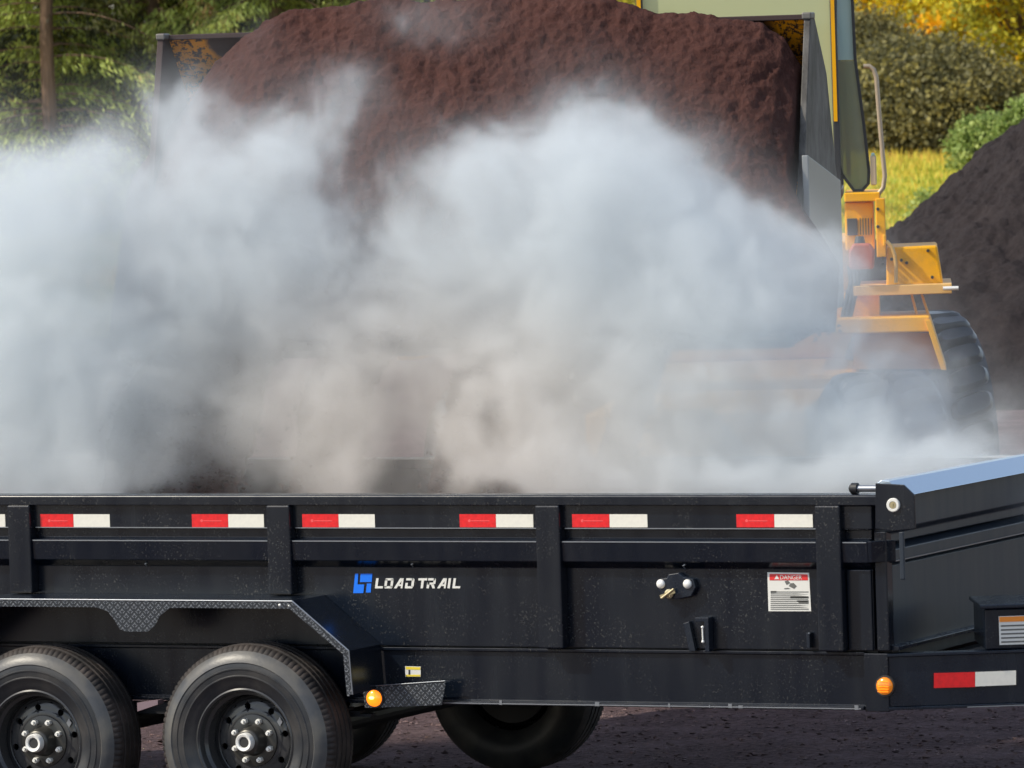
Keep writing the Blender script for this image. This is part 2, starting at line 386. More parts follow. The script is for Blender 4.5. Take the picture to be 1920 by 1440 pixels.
# nose plate round the corner and tongue rails going forward and inward
ang = R(27); dv = Vector((math.cos(ang), math.sin(ang), 0)); nv = Vector((math.sin(ang), -math.cos(ang), 0))
A = Vector((sx(1668, 1280), B-.012, 0)); Lg = 1.75
mb = MB(); mb.box(XE+.002, A.x, B-.012, B+.05, ZF-.006, ZB-.01); nosep = mb.build('nose_plate', M['paint'], T, .003)
z0t, z1t = ZF+.0, ZB-.012
def tongue(A, dv, nv, name):
    mb = MB()
    P = lambda t, o, z: A+dv*t+nv*o+Vector((0, 0, z))
    for (o0, o1, za, zb_) in ((-.012, -.022, z0t+.012, z1t-.012), (0, -.07, z1t-.0115, z1t), (0, -.07, z0t, z0t+.0115)):
        mb.hexa([P(0,o0,za),P(Lg,o0,za),P(Lg,o1,za),P(0,o1,za),P(0,o0,zb_),P(Lg,o0,zb_),P(Lg,o1,zb_),P(0,o1,zb_)])
    return mb.build(name, M['paint_clean'], T, .002)
tg = tongue(A, dv, nv, 'tongue_rail')
A2 = Vector((A.x, YF+.012, 0)); tongue(A2, Vector((dv.x, -dv.y, 0)), Vector((nv.x, -nv.y, 0)), 'tongue_rail')
mb = MB(); e = A+dv*Lg; mb.box(e.x-.15, e.x+.35, (B+YF)/2-.22, (B+YF)/2+.22, z0t+.02, z1t-.02); mb.build('coupler', M['under'], T, .01)
mb = MB(); q = A+dv*.0+nv*.0015+Vector((0,0,z0t+.001)); mb.hexa([q+dv*.3, q+dv*Lg, q+dv*Lg-nv*.001, q+dv*.3-nv*.001, q+dv*.3+Vector((0,0,.004)), q+dv*Lg+Vector((0,0,.004)), q+dv*Lg-nv*.001+Vector((0,0,.004)), q+dv*.3-nv*.001+Vector((0,0,.004))]); mb.build('bright_edge', M['steel'], tg)
def on_tongue(px, py):        # point on the outer face of the tongue rail
    r = ray(px, py); n = nv; t = (A-CAM+n*-.0).dot(n)/r.dot(n); return CAM+r*t
# lamps
def marker(c, n, mt, r=.034, lit=False):
    up = Vector((0,0,1)); q = MB(); q.cyl(c-n*.004, c+n*.006, r*1.22, r*1.18, 32); lamp = q.build('marker_light', M['grommet'], T, smooth=True)
    q = MB(); q.cyl(c+n*.006, c+n*.012, r, r*.96, 32); q.sphere(c+n*.010, r*.93, (1, .42, 1), 14); q.build('lens', mt, lamp, smooth=True)
    q = MB()
    if lit:
        q.sphere(c+n*.022-Vector((.004,0,-.003)), .009, (1.3, .5, .7), 8); q.build('bulb', M['bulb'], lamp, smooth=True)
    else:
        for k in range(-2, 3): q.box(c.x-.022, c.x+.022, c.y-.0262, c.y-.0245, c.z+k*.010-.0012, c.z+k*.010+.0012)
        q.build('lens_rib', M['amber_lit'], lamp)
marker(aty(1660, 1286, B-.014), Vector((0,-1,0)), M['amber'])
# reflective tapes
def tape_strip(pa, pm, pb, y0=964, y1=990, yp=B-.0245):
    xa, xm, xb = (sx(p, 976, yp) for p in (pa, pm, pb)); za, zb_ = aty(pa, y1, yp).z+.003, aty(pa, y0, yp).z
    e_ = empty('reflective_tape', ((xa+xb)/2, yp, (za+zb_)/2), T)
    q = MB(); q.box(xa, xm-.0005, yp-.0012, yp, za, zb_); q.build('red_block', M['tape_red'], e_)
    q = MB(); q.box(xm+.0005, xb, yp-.0012, yp, za, zb_); q.build('white_block', M['tape_white'], e_)
    q = MB(); zc = (za+zb_)/2; wd = xm-xa
    q.box(xa+wd*.32, xa+wd*.82, yp-.0019, yp-.0013, zc-.002, zc+.0012); q.cyl((xa+wd*.27, yp-.0013, zc), (xa+wd*.27, yp-.0019, zc), .006); q.build('faint_print', M['tape_print'], e_)
for a3 in ((-125,-60,10),(76,138,206),(360,428,495),(567,635,703),(862,930,1000),(1073,1143,1214),(1381,1452,1524)): tape_strip(*a3)
e_ = empty('reflective_tape', on_tongue(1828, 1273), T)
def tquad(x0, x1, ya, yb_, mt, nm, off=.002):
    q = MB(); ps = [on_tongue(x0, yb_[0]), on_tongue(x1, yb_[1]), on_tongue(x1, ya[1]), on_tongue(x0, ya[0])]
    q.hexa([p+nv*off for p in (ps[0], ps[1])]+[ps[1]-nv*.001, ps[0]-nv*.001]+[ps[3]+nv*off, ps[2]+nv*off, ps[2]-nv*.001, ps[3]-nv*.001]); q.build(nm, mt, e_)
tquad(1751, 1828, (1262, 1260), (1290, 1288), M['tape_red'], 'red_block'); tquad(1828.5, 1905, (1260, 1257), (1287, 1284), M['tape_white'], 'white_block')
# pump box on the tongue
pb0 = on_tongue(1848, 1222)
def pb_box(a, b_, o0, o1, za, zb_, mt, nm, par, bv=.006):
    q = MB(); P = lambda t, o, z: Vector((pb0.x, pb0.y, 0))+dv*t+nv*o+Vector((0, 0, z))
    q.hexa([P(a,o0,za),P(b_,o0,za),P(b_,o1,za),P(a,o1,za),P(a,o0,zb_),P(b_,o0,zb_),P(b_,o1,zb_),P(a,o1,zb_)]); return q.build(nm, mt, par, bv)
zb0 = z1t+.002; zb1 = zb0+.158
pbx = pb_box(0, .62, -.01, -.42, zb0, zb1, M['paint'], 'pump_box', T)
pb_box(-.015, .635, .005, -.435, zb1+.001, zb1+.016, M['paint_clean'], 'lid', pbx, .004)
wl = pb_box(.055, .24, -.0085, -.0098, zb0+.018, zb0+.128, M['white_vinyl'], 'warning_label', pbx, 0)
pb_box(.057, .238, -.0072, -.0084, zb0+.106, zb0+.126, M['orange_vinyl'], 'orange_band', wl, 0)
for k in range(5): pb_box(.062, .20+.03*(k % 2), -.0072, -.0084, zb0+.026+k*.0155, zb0+.032+k*.0155, M['grey_ink'], 'print_line', wl, 0)

# lettering -------------------------------------------------------
DP = B-.0015
def flat(name, polys, mt, par, y=DP, th=.001):
    q = MB()
    for pl in polys: q.prism([(aty(px, py, y).x, aty(px, py, y).z) for px, py in pl], y-th, y, 'y')
    return q.build(name, mt, par)
def lg(x, y): return 640+x*260/1920, 1050+y*100/738
decal = empty('maker_decal', aty(763, 1094, DP), T)
flat('emblem', [[lg(*p) for p in pl] for pl in (
    [(192,190),(236,190),(226,338),(318,338),(306,458),(165,458)],
    [(268,190),(430,190),(422,305),(258,305)],
    [(356,325),(416,325),(408,450),(342,450)])], M['blue_vinyl'], decal)
def stroke_letters():
    H0, H1 = 252, 392
    def sk(x, y): return lg(x+(H1-y)*.13, y)
    out = []
    def quad(x0, y0, x1, y1): out.append([sk(x0, y0), sk(x1, y0), sk(x1, y1), sk(x0, y1)])
    def poly(*p): out.append([sk(*q) for q in p])
    w_ = 33
    def L(x): quad(x, H0, x+w_, H1); quad(x+w_, H1-30, x+108, H1)
    L(466)
    x = 592; quad(x, H0+14, x+w_, H1-14); quad(x+84, H0+14, x+84+w_, H1-14); poly((x,H0+14),(x+14,H0),(x+103,H0),(x+117,H0+14),(x+117,H0+30),(x,H0+30)); poly((x,H1-30),(x+117,H1-30),(x+117,H1-14),(x+103,H1),(x+14,H1),(x,H1-14))
    def Aa(x):
        poly((x,H1),(x+70,H0),(x+100,H0),(x+94,H0+36),(x+38,H1)); quad(x+94, H0, x+118, H1); quad(x+62, H1-56, x+94, H1-32)
    Aa(728)
    x = 880; quad(x+4, H0, x+100, H0+30); poly((x+84,H0),(x+104,H0),(x+118,H0+16),(x+118,H1-24),(x+84,H1-24)); poly((x,H1-30),(x+116,H1-30),(x+100,H1),(x,H1)); quad(x, H0+64, x+w_, H1-30)
    x = 1052; quad(x, H0, x+122, H0+30); quad(x+46, H0+30, x+46+w_, H1)
    x = 1180; quad(x+8, H0, x+104, H0+30); poly((x+84,H0),(x+104,H0),(x+116,H0+14),(x+114,H0+80),(x+84,H0+80)); quad(x+6, H0+60, x+86, H0+88); quad(x, H0+60, x+w_, H1); poly((x+56,H0+88),(x+92,H0+80),(x+118,H1),(x+82,H1))
    Aa(1326)
    quad(1470, H0, 1470+w_, H1); x = 1538; quad(x, H0, x+w_, H1); quad(x+w_, H1-30, x+106, H1)
    return out
flat('lettering', stroke_letters(), M['white_vinyl'], decal)
def text(body, px0, py0, h_px, mt, name, par, y, wpx=None, bold=0):
    cu = bpy.data.curves.new(name, 'FONT'); cu.body = body; cu.extrude = .0004; cu.offset = bold
    o = bpy.data.objects.new(name+'_t', cu); COL.objects.link(o); bpy.context.view_layer.update()
    me = bpy.data.meshes.new_from_object(o.evaluated_get(bpy.context.evaluated_depsgraph_get())); bpy.data.objects.remove(o); bpy.data.curves.remove(cu)
    vs = [v.co.copy() for v in me.vertices]; x0 = min(v.x for v in vs); x1 = max(v.x for v in vs); y0 = min(v.y for v in vs); y1 = max(v.y for v in vs)
    p = aty(px0, py0, y); pe = aty(px0+(wpx or 100), py0, y); hh = aty(px0, py0-h_px, y).z-p.z
    W = (pe.x-p.x) if wpx else (x1-x0)/(y1-y0)*hh
    slope = 0
    q = MB(); q.add([(p.x+(v.x-x0)/(x1-x0)*W, y-.0006+v.z, p.z+(v.y-y0)/(y1-y0)*hh) for v in vs], [tuple(f.vertices) for f in me.polygons])
    bpy.data.meshes.remove(me); return q.build(name, mt, par)
dl = flat('danger_label', [[(1439,1073),(1517,1074),(1521,1146),(1441,1146)]], M['white_vinyl'], T, B-.0015)
flat('red_band', [[(1443,1076),(1514,1077),(1515,1088),(1443,1088)]], M['red_vinyl'], dl, B-.0028, .0008)
text('DANGER', 1463, 1086.3, 8.0, M['white_vinyl'], 'danger_lettering', dl, B-.0040, 41, .0)
flat('warning_triangle', [[(1452,1086),(1461,1086),(1456.5,1078)]], M['white_vinyl'], dl, B-.0038, .0005)
flat('pictogram', [[(1471,1090),(1477,1088),(1482,1093),(1475,1097)],[(1482,1094),(1488,1093),(1494,1099),(1489,1104),(1479,1099)],[(1470,1103),(1478,1102),(1482,1104),(1471,1105)]], M['grey_ink'], dl, B-.0028, .0006)
r_ = random.Random(2)
flat('print_lines', [[(1445,y),(1516-(r_.uniform(0,22) if k % 3 else 0),y),(1516-0,y+1.7),(1445,y+1.7)] for k, y in enumerate(np.arange(1109, 1143, 3.6))]+[[(1482,1118),(1516,1118),(1516,1122),(1482,1122)],[(1494,1126),(1516,1126),(1516,1131),(1498,1131)],[(1445,1108),(1456,1108),(1456,1111.5),(1445,1111.5)]], M['grey_ink'], dl, B-.0028, .0006)
yl = flat('service_label', [[(760,1249),(789,1250),(789,1269),(760,1269)]], M['white_vinyl'], T, B+.0095)
flat('yellow_band', [[(761,1250),(788,1251),(788,1256),(761,1255)],[(761,1265),(788,1265),(788,1268.5),(761,1268.5)]], M['yellow_vinyl'], yl, B+.0082, .0006)
flat('black_mark', [[(766,1256),(769,1256),(769,1265),(766,1265)]], M['black_ink'], yl, B+.0078, .0005)

# latch and small hardware on the panel
lp = B-.03
def pt(px, py, y): return aty(px, py, y)
lt = MB(); lt.prism([(pt(x, y, lp).x, pt(x, y, lp).z) for x, y in ((1253,1077),(1272,1074),(1282,1082),(1300,1086),(1304,1102),(1296,1118),(1268,1124),(1240,1116),(1229,1098),(1233,1086),(1250,1084))], lp, B-.001, 'y')
latch = lt.build('tarp_latch', M['paint_clean'], T, .003)
for x in (1239, 1289):
    q = MB(); c = pt(x, 1095, lp-.001); q.sphere(c, .0185, (1, .6, 1), 9); q.build('carriage_bolt', M['zinc'], latch, smooth=True)
q = MB(); c = pt(1255, 1113, lp-.006); q.T = Matrix.Translation(c) @ Matrix.Rotation(R(-18), 4, 'Y')
q.lathe([(.007,-.003),(.010,-.008),(.018,-.006),(.018,.003)], (0,0,0), 20); q.box(-.036,.030,-.013,-.006,-.006,.006); q.cyl((-.032,-.012,-.008),(.03,-.012,.010),.006)
q.build('latch_handle', M['brass'], latch, smooth=True)
for px_, py_, k_h in ((1286, 1060, 1.5), (775, 1058, 1), (276, 1057, 1)):
    q = MB(); c = pt(px_, py_, B-.01); q.tube([c+Vector((-.002,0,-.010))*k_h, c+Vector((-.003,-.012,0))*k_h, c+Vector((.003,-.014,.003))*k_h, c+Vector((.005,-.006,.004))*k_h], .0025, 8); q.build('tie_hook', M['steel'], T, smooth=True)
q = MB(); yk = B-.045
q.prism([(pt(x, y, yk).x, pt(x, y, yk).z) for x, y in ((1303,1158),(1328,1158),(1330,1222),(1322,1222),(1320,1166),(1303,1166))], yk, B-.001, 'y')
q.prism([(pt(x, y, yk).x, pt(x, y, yk).z) for x, y in ((1277,1170),(1288,1166),(1300,1222),(1288,1222))], yk+.02, B-.001, 'y')
bk = q.build('hinge_bracket', M['paint_clean'], T, .002)
q = MB(); c = pt(1317, 1176, yk-.003); c2 = pt(1318, 1203, yk-.003); q.cyl(c, c2, .0032); q.sphere(c, .006, n=7); q.sphere(c2, .006, n=7); q.build('pin', M['zinc'], bk, smooth=True)
q = MB(); c = pt(1518, 1190, B-.02); q.box(c.x-.010, c.x+.004, B-.03, B-.001, ZB+.01, c.z+.008); hk = q.build('rope_hook', M['paint_clean'], T, .002)
q = MB(); q.sphere((c.x+.003, B-.031, c.z+.006), .0035, n=6); q.build('bright_edge', M['steel'], hk)

# fender ----------------------------------------------------------
zf = sz(300, 1124, 0); y0f = -.012
def fo(px, py): p = aty(px, py, y0f); return (p.x, p.z)
outer = [(sx(-560, 1124, y0f), None)]
f1 = fo(549, 1127); f2 = fo(655, 1220); f3 = fo(662, 1302)
xr1 = sx(-25, 1124, y0f); wmid = (0-.955)/2
def mir(p): return (2*wmid-p[0], p[1])
arch = [mir(f3), mir(f2), mir(f1), f1, f2, f3]
arch = [(x, min(z, f1[1])) for x, z in arch]
q = MB(); th = .006
n = len(arch)
inn = []
for i, p in enumerate(arch):
    a = Vector(arch[max(i-1, 0)]); c = Vector(arch[min(i+1, n-1)]); d = (c-a).normalized(); inn.append((p[0]+d.y*th, p[1]-d.x*th))
q.prism(arch+inn[::-1], y0f, B-.004, 'y'); fd = q.build('fender', M['paint'], T)
# rolled plate skirt along the front edge
dip = [(480,1135.6),(540,1145.7),(575,1162.6),(600,1179.5),(630,1184),(740,1184),(775,1173.7),(800,1155),(850,1140),(900,1136.3)]
dip = [(sx(px/2.667, py, y0f), aty(px/2.667, py, y0f).z) for px, py in dip]
hs = .030
lower = []
for i in range(n-1, -1, -1):
    p = arch[i]
    if i == 2: lower += [(x, min(z, p[1]-hs)) for x, z in dip][::-1]
    lower.append((p[0]-(.024 if i > 2 else -.024) if i in (0, 1, n-2, n-1) else p[0]-(.012 if i > 2 else -.012), p[1]-(hs if i in (2, 3) else (.012 if i in (1, n-2) else 0))))
# build as strips so the outline stays clean
q = MB(); y_s = y0f-.004
top = [arch[0], arch[1], arch[2], arch[3], arch[4], arch[5]]
low = {0: (top[0][0]+.026, top[0][1]), 1: (top[1][0]+.026, top[1][1]-.014), 2: (top[2][0]+.014, top[2][1]-hs), 3: (top[3][0]-.014, top[3][1]-hs), 4: (top[4][0]-.026, top[4][1]-.014), 5: (top[5][0]-.026, top[5][1])}
for i in (0, 1, 3, 4): q.prism([top[i], top[i+1], low[i+1], low[i]], y_s, y0f-.0005, 'y')
dtop = [(x, f1[1]) for x, z in dip]; hz = f1[1]-hs
dl_ = [(x, min(z, hz)) for x, z in dip]
q.prism([top[2], dtop[0], dl_[0], low[2]], y_s, y0f-.0005, 'y'); q.prism([dtop[-1], top[3], low[3], dl_[-1]], y_s, y0f-.0005, 'y')
for i in range(len(dip)-1): q.prism([dtop[i], dtop[i+1], dl_[i+1], dl_[i]], y_s, y0f-.0005, 'y')
q.build('plate_skirt', M['tread'], fd)
q = MB()
for i in range(n-1):
    a = Vector((arch[i][0], y_s-.0005, arch[i][1])); c = Vector((arch[i+1][0], y_s-.0005, arch[i+1][1])); q.cyl(a, c, .0028, n=8)
q.build('rolled_edge', M['steel'], fd, smooth=True)
q = MB(); r_ = random.Random(9)
for i in (3, 4):
    a = Vector(arch[i]); c = Vector(arch[i+1])
    for k in range(15 if i == 3 else 9):
        p = a.lerp(c, (k+.5)/(15 if i == 3 else 9)); w_n = r_.uniform(.004,.012); q.box(p.x-.022, p.x-.022+w_n, y_s-.0020, y_s-.0005, p.y-.016, p.y-.013+r_.uniform(0,.003))
q.build('tread_nubs', M['steel'], fd)
q = MB(); c0 = arch[3][0]-.055; c1 = arch[3][0]-.015
q.sphere((c0, y_s-.002, f1[1]-.016), .006, n=6); q.build('rivet', M['zinc'], fd, smooth=True)
q = MB(); q.sphere((c1, y_s-.002, f1[1]-.018), .004, n=6); q.build('rivet', M['zinc'], fd, smooth=True)
# step bolted in front of the fender
YS = B-.075
q = MB(); sp0 = [(680,1290),(833,1278),(835,1285),(828,1322),(684,1328)]
q.prism([(aty(x, y, YS).x, aty(x, y, YS).z) for x, y in sp0], YS, YS+.006, 'y')
a, c = aty(680, 1288, YS), aty(835, 1277, YS)
q.hexa([(a.x,YS,a.z-.006),(c.x,YS,c.z-.006),(c.x,B-.03,c.z-.006),(a.x,B-.03,a.z-.006),(a.x,YS,a.z),(c.x,YS,c.z),(c.x,B-.03,c.z),(a.x,B-.03,a.z)])
st = q.build('step', M['tread'], T, .001)
q = MB(); q.cyl((a.x,YS-.002,a.z+.001),(c.x,YS-.002,c.z+.001),.0018,n=8); q.build('bright_edge', M['steel'], st)
marker(aty(703, 1309, YS-.004), Vector((0,-1,0)), M['amber_lit'], .033, True)

# wheels ----------------------------------------------------------
def wheel(cx, cy, cz, sg=1):        # outer face towards -y when sg = 1
    W = empty('wheel', (cx, cy, cz), T)
    c = Vector((cx, cy, cz)); Y = lambda y: y*sg
    RT_ = .389; N = 200
    prof = [(.208,.012),(.222,.004),(.235,-.004),(.262,-.012),(.264,-.0145),(.268,-.0145),(.270,-.0125),(.290,-.014),(.292,-.0165),(.296,-.0165),(.298,-.014),(.318,-.012),(.336,-.006)]
    q = MB(); q.lathe([(r, Y(y)) for r, y in prof], c, 96)
    q.lathe([(.208, Y(.205)), (.24, Y(.235)), (.30, Y(.245)), (.35, Y(.235)), (.375, Y(.215))], c, 96)
    q.build('sidewall', M['sidewall'], W, smooth=True)
    q = MB(); q.lathe([(r, Y(y)) for r, y in [(.3162,-.0125),(.320,-.0155),(.334,-.0105),(.346,-.003),(.355,.004),(.3635,.012)]], c, 128); q.build('shoulder_ring', M['shoulder'], W, smooth=True)
    pr = [(.3635,.012),(.375,.021),(.383,.030),(.3855,.048)]
    for g_ in (.052, .090, .128, .166):
        pr += [(.3855 if g_ == .052 else .389, g_-.001),(.376, g_+.001),(.376, g_+.009),(.389, g_+.011)]
    pr += [(.385,.20),(.375,.215)]
    def mod(j, k, r, y):
        if j in (1, 2) and k % 4 == 0: return r-.0045, y+.002*sg
        if j == 3 and k % 4 == 0: return r-.002, y
        if j > 4 and j % 4 in (0, 3) and k % 4 == 0 and r > .38: return r-.0012, y
        return r, y
    q = MB(); q.lathe([(r, Y(y)) for r, y in pr], c, 400, mod); q.build('tyre_tread', M['tread_rubber'], W, smooth=True)
    q = MB(); q.lathe([(r, Y(y)) for r, y in [(.208,.20),(.212,.014),(.216,.006),(.210,.003),(.203,.010),(.198,.040),(.186,.050),(.183,.095),(.176,.118),(.168,.122)]], c, 96)
    rm = q.build('rim', M['rim'], W, smooth=True)
    # disc with round hand holes
    q = MB(); nh = 8; ring = 64
    bm_p = [(.168,.122),(.164,.104),(.155,.098)]
    q.lathe([(r, Y(y)) for r, y in bm_p], c, 96)
    q.lathe([(r, Y(y)) for r, y in [(.122,.090),(.112,.088),(.100,.088),(.050,.088)]], c, 96)
    # annulus .122-.155 with holes, built per sector
    for h_ in range(nh):
        t0 = 2*math.pi*(h_+.25)/nh; hr = .0135; rc = .1385; m_ = 24
        inner = []; outer_ = []
        for k in range(m_):
            a_ = 2*math.pi*k/m_; inner.append((rc+hr*math.cos(a_), hr*math.sin(a_)))
            ha = math.pi/nh; 
            s_ = max(abs(math.cos(a_)), abs(math.sin(a_))); u, v = math.cos(a_)/s_, math.sin(a_)/s_
            outer_.append((u, v))
        vs = []
        for (ri, ti) in inner: tt = t0+ti/rc; vs.append(c+Vector((ri*math.cos(tt), Y(.094), ri*math.sin(tt))))
        for (u, v) in outer_:
            rr = .1385+u*.0165; tt = t0+v*math.pi/nh; yy = .094+u*.004; vs.append(c+Vector((rr*math.cos(tt), Y(yy), rr*math.sin(tt))))
        for (ri, ti) in inner: tt = t0+ti/rc; vs.append(c+Vector((ri*math.cos(tt), Y(.108), ri*math.sin(tt))))
        q.add(vs, [(k, (k+1) % m_, m_+(k+1) % m_, m_+k) for k in range(m_)]+[(2*m_+k, 2*m_+(k+1) % m_, (k+1) % m_, k) for k in range(m_)])
    q.build('wheel_disc', M['rim'], rm, smooth=True)
    q = MB(); q.lathe([(r, Y(y)) for r, y in [(.180,.10),(.178,.19),(.05,.19)]], c, 48); q.build('brake_drum', M['under'], rm)
    if sg < 0: return W
    q = MB(); q.lathe([(.105,.088),(.104,.082),(.100,.080),(.062,.080),(.058,.072),(.052,.030),(.046,.022),(.040,.020)], c, 48); q.cyl(c+Vector((0,.021,0)), c+Vector((0,.04,0)), .041); q.build('hub', M['hub_cast'], W, smooth=True)
    q = MB()
    q.lathe([(.019,.004),(.024,-.006),(.033,-.008),(.037,-.002),(.038,.020)], c, 32); q.build('hub_cap', M['white_vinyl'] if 0 else M['zinc'], W, smooth=True)
    q = MB(); q.cyl(c+Vector((0,.006,0)), c+Vector((0,-.001,0)), .020); q.build('cap_plug', M['grommet'], W)
    for k in range(8):
        q = MB(); a_ = 2*math.pi*(k+.5)/8; p = c+Vector((.0825*math.cos(a_), .080, .0825*math.sin(a_)))
        q.cyl(p, p-Vector((0,.018,0)), .0125, .0115, 6); q.cyl(p-Vector((0,.018,0)), p-Vector((0,.030,0)), .007, .006, 10)
        q.build('wheel_nut', M['zinc'], W)
    q = MB(); p = c+Vector((.118, .086, .075)); q.add([p+Vector((-.012,0,0)), p+Vector((0,0,-.018)), p+Vector((.012,0,0)), p+Vector((0,0,.018))], [(0,1,2,3)]); q.build('sticker', M['steel'], W)
    return W
wheel(-.012, 0, .39); wheel(-.967, 0, .372)
wheel(.0, YF+B, .39, -1); wheel(-.955, YF+B, .38, -1)
q = MB()
for x in (-.012, -.967): q.cyl((x, .2, .385), (x, YF+.05, .385), .045, n=16)
for s_ in (0, 1):
    yy = (B-.02) if not s_ else YF+.02
    for k in range(4): q.box(-1.35+.05*k, .42-.05*k, yy+.02, yy+.07, .47+k*.012, .481+k*.012)
q.build('axle', M['under'], T)
q = MB(); a = aty(262, 1333, .12); c = aty(292, 1320, .12); q.prism([(a.x, a.z), (c.x+.02, c.z+.0), (c.x+.02, c.z+.018), (a.x, a.z+.035)], .10, .15, 'y'); q.build('spring_hanger', mat('primer pink hanger', (.20,.14,.16), .6), T)
q = MB(); a = at(1320, 1334, 28.4); 
q.prism([(a.x, ZF+.0), (a.x+.62, ZF+.0), (a.x+.60, ZF-.020), (a.x+.36, ZF-.055), (a.x+.28, ZF-.058), (a.x+.02, ZF-.02)], B+.5, B+1.1, 'y'); q.build('spare_carrier', M['under'], T, .01)
# dark mulch already lying in the bed
q = 0
NX, NY = 120, 60
xs = np.linspace(XR+.1, XC-.07, NX); ys = np.linspace(B+.04, YF-.04, NY); X, Y = np.meshgrid(xs, ys, indexing='ij')
Z = np.empty_like(X)
for i in range(NX):
    for j in range(NY):
        x, y = X[i, j], Y[i, j]; e_ = math.exp(-((x-.9)/1.3)**2)*math.exp(-((y-1.5)/.75)**2)
        Z[i, j] = ZB+.12+.22*e_+.06*mn.fractal(Vector((x*4, y*4, 1)), 1, 2, 4)
idx = np.arange(NX*NY).reshape(NX, NY); f = np.stack([idx[:-1,:-1], idx[1:,:-1], idx[1:,1:], idx[:-1,1:]], -1).reshape(-1, 4)
o = raw('mulch_load', np.stack([X, Y, Z], -1).reshape(-1, 3), f, M['mulch'], smooth=True)
tag(o, 'dark mulch load lying on the trailer bed behind the black side wall', 'mulch')

# ================================================================== WHEEL LOADER
yel = mat('machine yellow paint', (.86,.41,.0), .42, 0, .3); b = NB(yel)
dirt = b.ramp(b.noise(6, 6, rough=.7), [(.5, 0.0), (.75, 1.0)])
b.l(b.mix(b.math('MULTIPLY', dirt, .40), (.88,.43,.0), (.34,.19,.06)), b.p.inputs['Base Color'])
chip = mat('chipped orange bucket paint', (.62,.23,.01), .5); b = NB(chip)
sp3 = b.n('ShaderNodeVectorMath', operation='DOT_PRODUCT'); b.l(b.c, sp3.inputs[0]); sp3.inputs[1].default_value = (math.cos(TH-R(14)), math.sin(TH-R(14)), 0)
wm = b.n('ShaderNodeMapRange'); b.l(b.math('ADD', b.math('ABSOLUTE', sp3.outputs['Value']), b.math('MULTIPLY', b.noise(6, 3), .22)), wm.inputs['Value']); wm.inputs['From Min'].default_value = 1.39; wm.inputs['From Max'].default_value = 1.43; wm.inputs['To Min'].default_value = 1; wm.inputs['To Max'].default_value = 0
b.l(b.mix(b.math('MAXIMUM', b.ramp(b.noise(34, 6, rough=.75), [(.50, 0.0), (.54, 1.0)]), wm.outputs[0]), (.78,.30,.006), (.055,.026,.02)), b.p.inputs['Base Color'])
grey = mat('worn grey bucket steel', (.15,.15,.15), .6, .2); b = NB(grey)
b.l(b.mix(b.ramp(b.noise(10, 6, b.scale((1,1,.4)), rough=.7), [(.38, 0.0), (.66, 1.0)]), (.03,.026,.022), (.13,.125,.115)), b.p.inputs['Base Color'])
rust = mat('dark stained steel', (.040,.022,.020), .8, .0)
frame_m = mat('dark window frame', (.035,.037,.04), .4)
LO = at(1330, 1100, 34.0); LO.z = 0
LDR = empty('wheel_loader', LO); tag(LDR, 'yellow articulated wheel loader facing the trailer with its wide bucket raised and heaped', 'wheel loader')
def frame_at(px, D, phi):      # local x = machine's left (image right), y = backwards (away), z up; origin on the ground
    p = at(px, 700, D); p.z = 0; a = TH+0*0 - phi     # lateral axis turned so its image-right end comes nearer
    return Matrix.Translation(p) @ Matrix.Rotation(a, 4, 'Z')
FB = frame_at(915, 29.5, R(14))      # bucket
FF = frame_at(1320, 33.4, R(7))     # front axle
FR = frame_at(1398, 36.4, R(3.5))      # rear axle / cab
def loc(Fm, px, py, y):              # point at local depth y of a frame seen at px, py -> local coordinates
    Mi = Fm.inverted(); o_ = Mi @ CAM; d = (Mi.to_3x3() @ ray(px, py)); t = (y-o_.y)/d.y; return o_+d*t
# bucket: side plates, back sheet, floor; tipped forward
bl = loc(FB, 314, 75, .35); brr = loc(FB, 1512, 27, .35)
XL, XRt = bl.x, brr.x; ztop = (bl.z+brr.z)/2
q = MB(); q.T = FB
sp = [(.30, ztop+.02), (.36, ztop+.02), (.62, ztop-.25), (.80, ztop-.75), (.78, ztop-1.15), (.45, ztop-1.38), (-.25, ztop-1.42), (-.30, ztop-1.36), (-.02, ztop-.9)]
bk_ = empty('bucket', FB @ Vector(((XL+XRt)/2, .3, ztop-.8)), LDR)
q = MB(); q.T = FB; q.prism(sp, XL-.03, XL, 'x'); q.build('side_plate', rust, bk_, .004)
q = MB(); q.T = FB; q.prism(sp, XRt, XRt+.03, 'x'); q.build('side_plate', grey, bk_, .004)
capm = mat('grey worn cap', (.15,.14,.125), .5, .4)
for x0_, x1_, z_ in ((XL-.035, XL+.008, .018), (XRt-.008, XRt+.035, .02)):
    q = MB(); q.T = FB; q.box(x0_, x1_, .28, .37, ztop-.01, ztop+z_); q.build('corner_cap', capm, bk_, .006)
q = MB(); q.T = FB
bp = [(.36, ztop), (.62, ztop-.26), (.79, ztop-.75), (.77, ztop-1.15), (.45, ztop-1.37), (-.28, ztop-1.41)]
bp2 = [(y+.02, z-.012) for y, z in bp]
q.prism(bp+bp2[::-1], XL+.001, XRt-.001, 'x'); q.build('shell', chip, bk_)
q = MB(); q.T = FB; q.box(XL+.002, XRt-.002, .345, .385, ztop-.012, ztop+.012); q.build('top_edge', rust, bk_, .004)
q = MB(); q.T = FB; q.box(XL-.03, XRt+.03, -.42, -.27, ztop-1.43, ztop-1.40); q.build('cutting_edge', grey, bk_)
